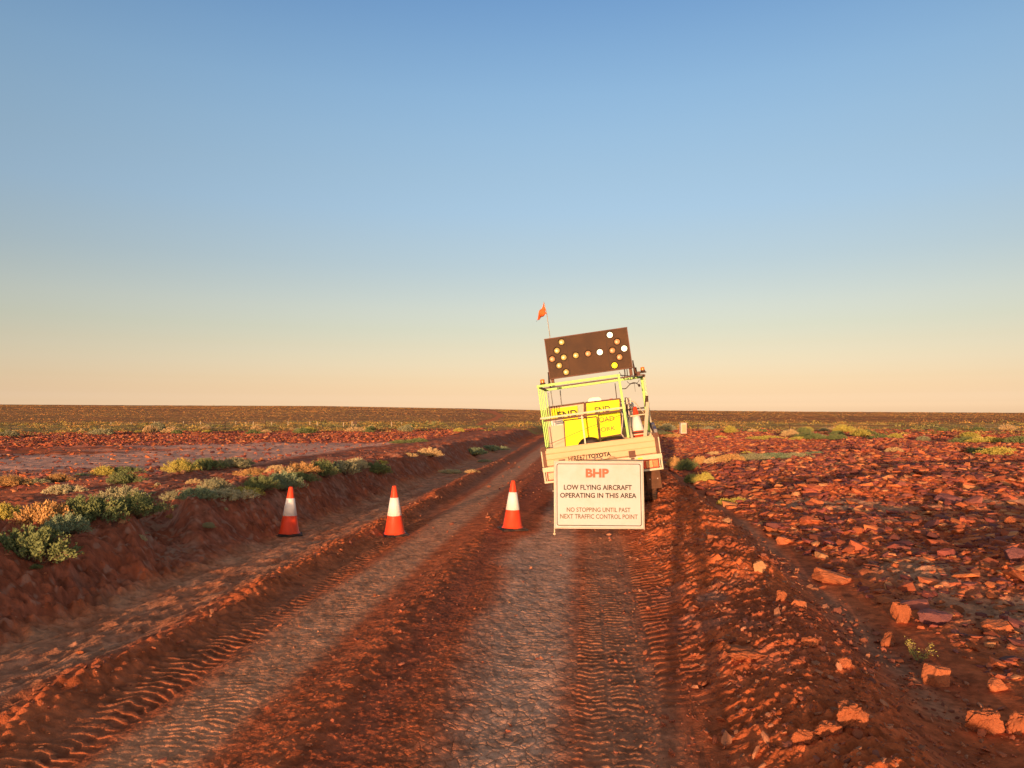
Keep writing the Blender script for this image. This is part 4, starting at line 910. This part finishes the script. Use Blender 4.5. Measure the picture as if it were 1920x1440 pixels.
# arrow board with lamps
YB = 1.05
bt = [Tq(278, 585, YB), Tq(1348, 435, YB), Tq(1410, 965, YB), Tq(345, 1105, YB)]
bc = sum(bt, Vector()) / 4; bw = ((bt[1] - bt[0]).length + (bt[2] - bt[3]).length) / 2; bh = ((bt[3] - bt[0]).length + (bt[2] - bt[1]).length) / 2
bx0, bx1, bz0, bz1 = bc.x - bw / 2, bc.x + bw / 2, bc.z - bh / 2, bc.z + bh / 2
q = MB(); q.box((bx0, YB, bz0), (bx1, YB + .06, bz1)); AB = q.build('arrow_board', M['board'], TR, bevel=.005)
q = MB()
for z_ in (bz0 + .008, bz1 - .008): q.box((bx0 - .004, YB - .012, z_ - .009), (bx1 + .004, YB - .002, z_ + .009))
for x_ in (bx0 + .007, bx1 - .007): q.box((x_ - .008, YB - .012, bz0 + .018), (x_ + .008, YB - .002, bz1 - .018))
q.build('board_edge', M['brown'], AB)
for xf in (.257, .735):
    q = MB(); x_ = bx0 + bw * xf; q.box((x_ - .0025, YB - .003, bz0 + .02), (x_ + .0025, YB + .0, bz1 - .02)); q.build('seam', M['text_dark'], AB)
Wv = np.array([1067., -145.]); Hv = np.array([64., 525.]); Mi = np.linalg.inv(np.stack([Wv, Hv], 1))
for (lx, ly, st_) in ((1125, 540, 'lens_on'), (993, 760, 'lens_on'), (1305, 715, 'lens_on'), (1178, 930, 'lens_yel'), (503, 627, 'lens_off'), (442, 737, 'lens_off'), (378, 845, 'lens_dim'), (528, 825, 'lens_off'), (468, 930, 'lens_off'),
                      (556, 1015, 'lens_off'), (685, 800, 'lens_off'), (842, 778, 'lens_dim'), (1216, 628, 'lens_dim'), (1153, 740, 'lens_dim'), (1244, 825, 'lens_dim')):
    ab = Mi @ (np.array([lx, ly]) - (278, 585)); x_ = bx0 + bw * ab[0]; z_ = bz1 - bh * ab[1]
    R = Matrix.Rotation(math.pi / 2, 3, 'X'); q = MB()
    q.lathe([(0, .014), (.030, .013), (.048, .009), (.053, .002)], (x_, YB, z_), 24, R)
    lo = q.build('lamp', M[st_], AB)
    q = MB(); q.lathe([(.0535, .002), (.0535, .016), (.064, .016), (.066, .002)], (x_, YB, z_), 24, R)
    # little hood over the upper half
    hd = [(math.cos(math.radians(t)), math.sin(math.radians(t))) for t in range(25, 156, 13)]
    vs = [(x_ + c * .066, YB - .001, z_ + s__ * .066) for c, s__ in hd] + [(x_ + c * .067, YB - .035, z_ + s__ * .067) for c, s__ in hd]; k_ = len(hd)
    q.add(vs, [(i, i + 1, k_ + i + 1, k_ + i) for i in range(k_ - 1)], True); q.build('lamp_hood', M['text_dark'], AB)
for x_, sx in ((bx0 + .05, -1), (bx1 - .04, 1)):
    q = MB(); q.box((x_ - .028, YB + .065, ztop + .02), (x_ + .028, YB + .1, bz0 + .22)); q.build('board_leg', M['brown'], TR)
    q = MB(); q.tube((x_ + sx * .055, YB + .0, ztop + .0), (x_ + sx * .06, YB + .02, bz0 + .14), .012); q.tube((x_ + sx * .075, YB - .15, ztop + .02), (x_ + sx * .06, YB + .02, bz0 + .12), .008); q.build('board_stay', M['dark'], TR)
rail((xL, YB + .08, ztop + .004), (xR + .0, YB + .08, ztop + .004), .022, 'brown')
def beacon(P, arm=None):
    q = MB(); q.lathe([(0, 0), (.048, 0), (.05, .012), (.042, .018), (.042, .03), (0, .03)], P, 20); B = q.build('warning_beacon', M['dark'], TR)
    q = MB(); q.lathe([(.037, .03), (.038, .07), (.034, .088), (0, .092)], P, 20); q.build('amber_dome', M['amber'], B)
beacon((xL + .085, .06, ztop + .024))
pb_ = T(1205.5, 697, 1.5); beacon(pb_); q = MB(); q.box((pb_.x - .14, 1.46, pb_.z - .022), (pb_.x + .06, 1.54, pb_.z - .002)); q.box((pb_.x - .15, 1.47, ztop), (pb_.x - .11, 1.53, pb_.z + .10)); q.build('beacon_bracket', M['dark'], TR)
q = MB(); q.box((pb_.x - .135, 1.2, ztop + .01), (pb_.x - .075, 1.3, ztop + .08)); q.build('winch_box', M['brown'], TR, bevel=.006)
# cables, chain, rods
def cable(pts, r, mm='dark', nm='cable'):
    P_ = []; pts = [pts[0]] + pts + [pts[-1]]
    for i in range(1, len(pts) - 2):
        for k in range(6):
            t = k / 6; a, b, c, d = pts[i - 1:i + 3]; P_.append(.5 * ((2 * b) + (c - a) * t + (2 * a - 5 * b + 4 * c - d) * t * t + (3 * b - a - 3 * c + d) * t ** 3))
    P_.append(pts[-2]); q = MB(); q.path(P_, r, 6); return q.build(nm, M[mm], TR)
cable([Tz(1195, 185, .6), Tz(1240, 180, .7), Tz(1290, 130, .8), Tz(1335, 112, .9), Tz(1375, 125, 1.0), Tz(1400, 150, 1.0)], .008)
cable([Tz(1390, 130, 1.0), Tz(1405, 160, 1.0)], .02, nm='plug')
cable([Tq(1240, 1010, 1.3), Tq(1280, 1070, 1.3), Tq(1310, 1100, 1.3), Tq(1400, 1110, 1.3), Tq(1440, 1080, 1.3)], .004)
cable([Tq(1310, 975, 1.0), Tq(1315, 1050, 1.1), Tq(1300, 1100, 1.2)], .010); cable([Tq(1340, 975, 1.0), Tq(1345, 1040, 1.1), Tq(1340, 1090, 1.2)], .008)
cable([Tq(1340, 1130, 1.2), Tq(1380, 1160, 1.2), Tq(1470, 1150, 1.2), Tq(1500, 1110, 1.2)], .005)
cable([Tz(1340, 120, 1.2), Tz(1352, 220, 1.2)], .003)
cable([Tz(450, 205, 1.9), Tz(458, 300, 1.85), Tz(470, 385, 1.8)], .010, 'steel', 'chain')
cable([Tz(1108, 120, 1.9), Tz(1128, 300, 1.9)], .008, 'dark', 'rod')
cable([T(1028, 737, 1.9), T(1033, 790, 1.9)], .006, 'steel', 'rod')
cable([Tz(318, 852, .0), Tz(500, 775, .03), Tz(720, 680, .04), Tz(920, 600, .04), Tz(1185, 495, .03)], .004, 'brown', 'tie_wire')
# whip flag
fp = [T(1033, 735, 2.25), T(1031, 630, 2.25), T(1025.5, 590, 2.25), T(1019.5, 566, 2.25)]
fb = Vector((fp[0].x, 2.36, 1.2)); q = MB(); q.path([fb, fp[0], fp[1], fp[2], fp[3]], .007, 6); FPo = q.build('flag_pole', M['pale_post'], TR)
t0, t1, t2 = T(1019.6, 567, 2.25), T(1024.5, 589, 2.25), T(1004.5, 602, 2.25); vs = []; N_ = 10
for i in range(N_ + 1):
    for j in range(N_ + 1 - i):
        s1, s2 = i / N_, j / N_; p = t0 * (1 - s1 - s2) + t1 * s1 + t2 * s2; p = p + Vector((.012 * math.sin(s1 * 14 + s2 * 9), .07 * math.sin(s2 * 9 + s1 * 5) * (s2 + s1 * .5) * 1.6, .012 * math.sin(s2 * 17))); vs.append(p)
idx = {}; c_ = 0
for i in range(N_ + 1):
    for j in range(N_ + 1 - i): idx[i, j] = c_; c_ += 1
fs = [(idx[i, j], idx[i + 1, j], idx[i, j + 1]) for i in range(N_) for j in range(N_ - i)] + [(idx[i + 1, j], idx[i + 1, j + 1], idx[i, j + 1]) for i in range(N_) for j in range(N_ - 1 - i)]
q = MB(); q.add(vs, fs, True); FL = q.build('flag', M['cloth'], FPo); sd = FL.modifiers.new('thick', 'SOLIDIFY'); sd.thickness = .002
# lamp post and stays behind the right of the load
q = MB(); q.tube(Tz(1238, 290, 1.6), Tz(1285, 780, 1.6), .022); q.build('lamp_post', M['dark'], TR)
q = MB(); a_ = Tz(1268, 325, 1.58); q.box(a_ - Vector((.045, .04, .07)), a_ + Vector((.045, .04, .05))); q.build('work_lamp', M['white'], TR, bevel=.005)
cable([Tz(1290, 330, 1.6), Tz(1340, 345, 1.6), Tz(1390, 400, 1.5), Tz(1450, 470, 1.4)], .009, 'cream', 'hose')
cable([Tz(1490, 268, 1.2), Tz(1478, 400, 1.2)], .028, 'dark', 'stay')
cable([Tz(1515, 440, 1.9), Tz(1525, 600, 1.4), Tz(1560, 700, .9)], .012, 'dark', 'stay')
for k, (X0, Y0) in enumerate(((1560, 620), (1575, 660), (1590, 700), (1600, 735))):
    q = MB(); c = Tz(X0, Y0, 1.3 - .3 * k); q.box(c - Vector((.03, .09, .05)), c + Vector((.03, .09, .05)), Matrix.Rotation(.4 * k, 3, 'X')); q.build('ratchet_strap', M['blue'] if k % 2 == 0 else M['steel'], TR, bevel=.01)
q = MB(); c = Tz(1530, 745, 1.2); q.lathe([(0, .06), (.06, .045), (.09, 0), (.06, -.05), (0, -.06)], c, 14); q.build('rope_coil', M['cream'], TR)

# ------------------------------------------------------------------ the load: every board, cone and sack in the tray is a thing
def sheet(name, zp, yl, mm, label, cat='sign', frame=None, thick=.012, text=(), group=None, fw=.02, grow=0):
    """board standing in the tray; zp: corners TL, TR, BR, BL in the 6.4x enlargement"""
    p = [Tz(a, b, yl) for a, b in zp]; x0 = (p[0].x + p[3].x) / 2; x1 = (p[1].x + p[2].x) / 2; 
    root = empty(name, TM @ Vector(((x0 + x1) / 2, yl, min(p[2].z, p[3].z)))); root.rotation_euler = TM.to_euler()
    L = [q - Vector(((x0 + x1) / 2, yl, min(p[2].z, p[3].z))) for q in p]
    m_ = MB(); m_.prism([L[3], L[2], L[1], L[0]], (0, thick, 0)); m_.build('panel', M[mm], root)
    if frame:
        f_ = MB()
        for a, b in ((0, 1), (1, 2), (2, 3), (3, 0)): f_.bar(L[a] + Vector((0, thick / 2, 0)), L[b] + Vector((0, thick / 2, 0)), fw, fw * 1.2, up=(0, 1, 0))
        f_.build('frame', M[frame], root)
    for (s_, X0, X1, Y0, Y1, tm, bd) in text:
        z0_ = min(p[2].z, p[3].z); c0 = Tz(X0, Y1, yl); c1 = Tz(X1, Y0, yl)
        text_obj('lettering', s_, M[tm], root, c0.x - (x0 + x1) / 2, c1.x - (x0 + x1) / 2, c0.z - z0_, c1.z - z0_, lambda aa, d, bb: Vector((aa, -.001 - d, bb)), bd, .002)
    return tag(root, label, cat, group)
sheet('road_work_sign', ((300, 412), (742, 352), (742, 760), (300, 820)), 1.95, 'blank', 'blank beige board in rusty frame behind the left END board', frame='brown', fw=.035)
sheet('road_work_sign', ((340, 425), (655, 388), (665, 560), (350, 600)), 1.90, 'yellow', 'yellow END board on the left of the load, black letters half hidden by the rail', text=(('END', 425, 650, 432, 545, 'text_black_olive', .03),))
sheet('road_work_sign', ((752, 352), (1168, 305), (1178, 640), (770, 690)), 1.85, 'yellow', 'yellow END board at upper right of the load in a brown frame', frame='brown', fw=.03, text=(('END', 870, 1045, 385, 480, 'text_black_olive', .02),))
sheet('road_work_sign', ((335, 560), (480, 548), (492, 640), (345, 655)), 1.3, 'cone_white', 'white panel painted as the glare on the board low at the left of the load')  # added white panel: bright glare on the left board, put in as colour
sheet('blank_board', ((305, 640), (488, 612), (512, 905), (322, 925)), .62, 'blank', 'blank beige sheet standing in the left corner of the tray', 'board')
sheet('blank_board', ((496, 566), (888, 520), (925, 850), (515, 895)), .52, 'yellow', 'plain yellow board with a dark left edge in the middle of the tray', 'board', frame='brown', fw=.018)
sheet('road_work_sign', ((908, 490), (1172, 452), (1186, 728), (935, 772)), .42, 'yellow', 'yellow ROAD WORK board with faded lettering at the right of the load', frame='brown', fw=.014,
      text=(('OAD', 918, 1095, 508, 588, 'text_grey', .012), ('ORK', 940, 1110, 628, 705, 'text_grey', .012)))
# curved tube of the right-hand stand
q = MB(); pts = [Tz(*a, .40) for a in ((910, 478), (1100, 452), (1165, 452), (1192, 478), (1202, 520), (1196, 600), (1182, 720), (1215, 775))]; q.path([p - pts[0] for p in pts], .010, 8)
q = q.build('sign_stand', M['white']); q.matrix_world = Matrix.Translation(TM @ pts[0]) @ TM.to_3x3().to_4x4(); tag(q, 'bent pale tube of a folding sign stand round the ROAD WORK board', 'stand')
def sack(zpts, yl, dep, label):
    p = [Tz(a, b, yl) for a, b in zpts]; c = sum(p, Vector()) / len(p); p = [a - c for a in p]
    m_ = MB(); n_ = len(p); prof_ = [(-.5, .55), (-.32, .9), (0, 1), (.32, .9), (.5, .55)]; vs = [(a.x * s_, y_ * dep, a.z * s_ - (1 - s_) * .03) for y_, s_ in prof_ for a in p]
    fs = [(j * n_ + i, j * n_ + (i + 1) % n_, (j + 1) * n_ + (i + 1) % n_, (j + 1) * n_ + i) for j in range(4) for i in range(n_)] + [tuple(range(n_))[::-1], tuple(4 * n_ + i for i in range(n_))]
    m_.add(vs, fs, True); o = m_.build('sandbag', M['black_sack']); s_ = o.modifiers.new('soft', 'SUBSURF'); s_.levels = s_.render_levels = 2
    o.matrix_world = Matrix.Translation(TM @ (c + Vector((0, dep / 2, 0)))) @ TM.to_3x3().to_4x4(); tag(o, label, 'sandbag')
sack(((620, 905), (680, 810), (735, 768), (850, 758), (905, 785), (950, 850), (960, 890)), .12, .2, 'black humped sandbag in the middle of the tray behind the tailgate')
sack(((935, 870), (925, 790), (1000, 765), (1180, 735), (1240, 790), (1250, 850)), .16, .26, 'black flat sandbag under the ROAD WORK board')
# timber props at the right
def prop(a, b, w, label):
    P0, P1 = TM @ a, TM @ b; m_ = MB(); m_.bar((0, 0, 0), P1 - P0, w, w * .6); o = m_.build('timber_prop', M['cream'], bevel=.004); o.location = P0; tag(o, label, 'timber')
prop(Tz(1318, 800, .25), Tz(1205, 375, .9), .045, 'pale leaning timber left of the red and white cone in the tray')
prop(Tz(1468, 790, .3), Tz(1500, 350, .9), .062, 'pale leaning timber right of the red and white cone in the tray')
# cone lying in the tray with its base plates
ct = Tz(1345, 402, 1.1); cb = Tz(1412, 905, .95)
r = empty('traffic_cone', TM @ cb); dv = (TM.to_3x3() @ (ct - cb)); r.rotation_euler = dv.to_track_quat('Z', 'Y').to_euler(); sc_ = dv.length / .70; r.scale = (sc_,) * 3
b_, c_, w_ = cone_meshes(); b_.build('base', M['rubber'], r); c_.build('cone_body', M['cone_red'], r); w_.build('reflective_band', M['cone_white'], r)
tag(r, 'red and white traffic cone standing in the truck tray at the right of the load', 'traffic cone')
for Y0, mm, lb, h_ in ((712, 'dark', 'dark flat bar lying across the cone in the tray', .022), (737, 'cream', 'pale flat bar lying across the cone below the dark one', .02)):
    c = Tz(1395, Y0, .66); m_ = MB(); m_.box((-.19, -.02, 0), (.17, .02, h_)); o = m_.build('flat_bar', M[mm], bevel=.003); o.matrix_world = Matrix.Translation(TM @ c) @ TM.to_3x3().to_4x4(); tag(o, lb, 'bar')

# ------------------------------------------------------------------ fences, cabinet, little board
def fence(posts, label, mm, wires, w=.05):
    """posts: (px, base py, height px, lean)"""
    P = [hit(a, b) for a, b, h, l in posts]; root = empty('wire_fence', P[0]); tag(root, label, 'fence'); tops = []
    for p, (a, b, h, l) in zip(P, posts):
        H = h / FPX * p.y; q = MB(); e = p - P[0]; q.tube(e - Vector((0, 0, .05)), e + Vector((l, 0, H)), w, w * .85, 6); q.build('fence_post', M[mm], root); tops.append((e, H, l))
    for k in range(wires):
        q = MB(); f_ = .35 + .6 * k / max(1, wires - 1)
        for (e0, h0, l0), (e1, h1, l1) in zip(tops[:-1], tops[1:]): q.tube(e0 + Vector((l0 * f_, 0, h0 * f_)), e1 + Vector((l1 * f_, 0, h1 * f_)), .006, n=4)
        q.build('wire', M['steel'], root)
fence([(20, 811, 12, 0), (82, 811, 14, 0), (133, 810, 20, .02), (197, 808, 11, 0), (280, 806, 16, -.12), (344, 806, 11, 0), (422, 806, 15, 0), (497, 803, 14, 0), (527, 803, 15, 0)], 'nearer wire fence of dark steel posts across the plain on the left', 'picket', 3, .035)
fence([(208, 798, 7, 0), (246, 798, 6, 0), (290, 798, 8, 0), (344, 798, 8, 0), (376, 798, 7, 0), (442, 798, 8, 0), (461, 798, 7, 0), (475, 798, 8, 0), (509, 798, 7, 0), (540, 798, 8, 0), (581, 800, 10, 0), (595, 800, 9, 0), (644, 800, 8, 0), (660, 800, 10, 0), (734, 800, 9, 0), (753, 800, 8, 0)],
      'farther wire fence of short pale posts across the plain on the left', 'pale_post', 2, .06)
fence([(984, 805, 17, 0), (1030, 806, 15, 0)], 'short run of dark fence posts just left of the truck', 'picket', 2, .04)
fence([(1309, 810, 17, 0), (1481, 811, 16, 0), (1691, 811, 16, 0), (1915, 812, 15, 0)], 'wire fence of three dark posts across the plain on the right', 'picket', 3, .035)
P = hit(665, 800); q = empty('notice_board', P); tag(q, 'small dark notice board on the far fence at the left', 'board')
s_ = P.y / FPX; m_ = MB(); m_.box((-3.2 * s_, 0, 5 * s_), (3.2 * s_, .05, 9.5 * s_)); m_.build('panel', M['dark'], q); 
for sx in (-1, 1): m_ = MB(); m_.tube((sx * 2.6 * s_, .06, 0), (sx * 2.6 * s_, .06, 9 * s_), .03, n=6); m_.build('leg', M['pale_post'], q)
P = hit(1282, 817); s_ = P.y / FPX; q = empty('cabinet', P, (0, 0, .1)); tag(q, 'small pale metal cabinet on legs standing beyond the truck on the right', 'cabinet')
m_ = MB(); m_.box((-6 * s_, -.1, 3.5 * s_), (5 * s_, .22, 22.5 * s_)); m_.build('body', M['pale_post'] if 0 else M['white'], q, bevel=.02)
m_ = MB(); m_.box((-4.4 * s_, -.115, 5.5 * s_), (3.4 * s_, -.102, 20.5 * s_)); m_.build('door', M['alloy'], q)
m_ = MB(); m_.box((-6.4 * s_, -.14, 22.6 * s_), (5.4 * s_, .26, 23.6 * s_)); m_.build('roof', M['white'], q)
for sx in (-5.2, 5.2): m_ = MB(); m_.box((sx * s_ - .03, .0, -.1), (sx * s_ + .03, .06, (3.4 if sx < 0 else 3.4) * s_)); m_.build('leg', M['dark'], q)
m_ = MB(); m_.box((5.2 * s_, -.12, 0), (6.6 * s_, .0, 22 * s_)); m_.build('corner_post', M['brown'], q)

# ------------------------------------------------------------------ the person taking the picture (only the shadow falls into view)
def person(P, face, label):
    J = dict(pel=(0, 0, .96), sp=(0, .01, 1.15), ch=(0, .0, 1.36), nk=(0, .0, 1.49), hd=(0, .03, 1.60), tp=(0, .03, 1.72),
             hl=(-.10, 0, .90), kl=(-.125, .02, .50), al=(-.13, -.02, .10), fl=(-.14, .13, .035), hr=(.10, 0, .90), kr=(.125, .02, .50), ar=(.13, -.02, .10), fr=(.14, .13, .035),
             sl=(-.18, 0, 1.42), el=(-.25, .06, 1.16), wl=(-.10, .24, 1.36), gl=(-.06, .28, 1.44), sr=(.18, 0, 1.42), er=(.25, .06, 1.16), wr=(.10, .24, 1.36), gr=(.06, .28, 1.44))
    Rd = dict(pel=(.17, .12), sp=(.15, .11), ch=(.18, .12), nk=(.06, .06), hd=(.085, .10), tp=(.06, .07), hl=(.09, .09), kl=(.055, .06), al=(.042, .045), fl=(.045, .035), sl=(.07, .07), el=(.05, .05), wl=(.034, .03), gl=(.035, .025))
    E_ = [('pel', 'sp'), ('sp', 'ch'), ('ch', 'nk'), ('nk', 'hd'), ('hd', 'tp'), ('pel', 'hl'), ('hl', 'kl'), ('kl', 'al'), ('al', 'fl'), ('pel', 'hr'), ('hr', 'kr'), ('kr', 'ar'), ('ar', 'fr'), ('ch', 'sl'), ('sl', 'el'), ('el', 'wl'), ('wl', 'gl'), ('ch', 'sr'), ('sr', 'er'), ('er', 'wr'), ('wr', 'gr')]
    K = list(J); me = bpy.data.meshes.new('person'); me.from_pydata([J[k] for k in K], [(K.index(a), K.index(b)) for a, b in E_], [])
    o = bpy.data.objects.new('person', me); COL.objects.link(o); s1 = o.modifiers.new('s', 'SKIN'); s2 = o.modifiers.new('u', 'SUBSURF'); s2.levels = s2.render_levels = 2
    if not me.skin_vertices: 
        bpy.context.view_layer.objects.active = o
    lay = me.skin_vertices[0].data if me.skin_vertices else None
    if lay:
        for i, k in enumerate(K):
            kk = k if k in Rd else k[:-1] + 'l'; lay[i].radius = Rd[kk]; lay[i].use_root = k == 'pel'
    dg = bpy.context.evaluated_depsgraph_get(); m2 = bpy.data.meshes.new_from_object(o.evaluated_get(dg)); bpy.data.objects.remove(o)
    m2.materials.clear(); m2.materials.append(M['shirt']); m2.materials.append(M['trousers']); m2.materials.append(M['skin'])
    for p in m2.polygons: z = p.center.z; p.material_index = 1 if z < .98 else (2 if z > 1.50 or (p.center.y > .2 and z > 1.3) else 0); p.use_smooth = True
    o = bpy.data.objects.new('person', m2); COL.objects.link(o); o.location = P; o.rotation_euler.z = face
    tag(o, label, 'person')
    return len(m2.polygons)
off = .033; bx, by = -math.sin(SUN_AZ) * .42 + off * math.cos(SUN_AZ), -math.cos(SUN_AZ) * .42 - off * math.sin(SUN_AZ)
print('person', person((bx, by, float(terr(bx, by, False)) - .0), -SUN_AZ, 'person in orange shirt standing where the long shadow on the right begins'))
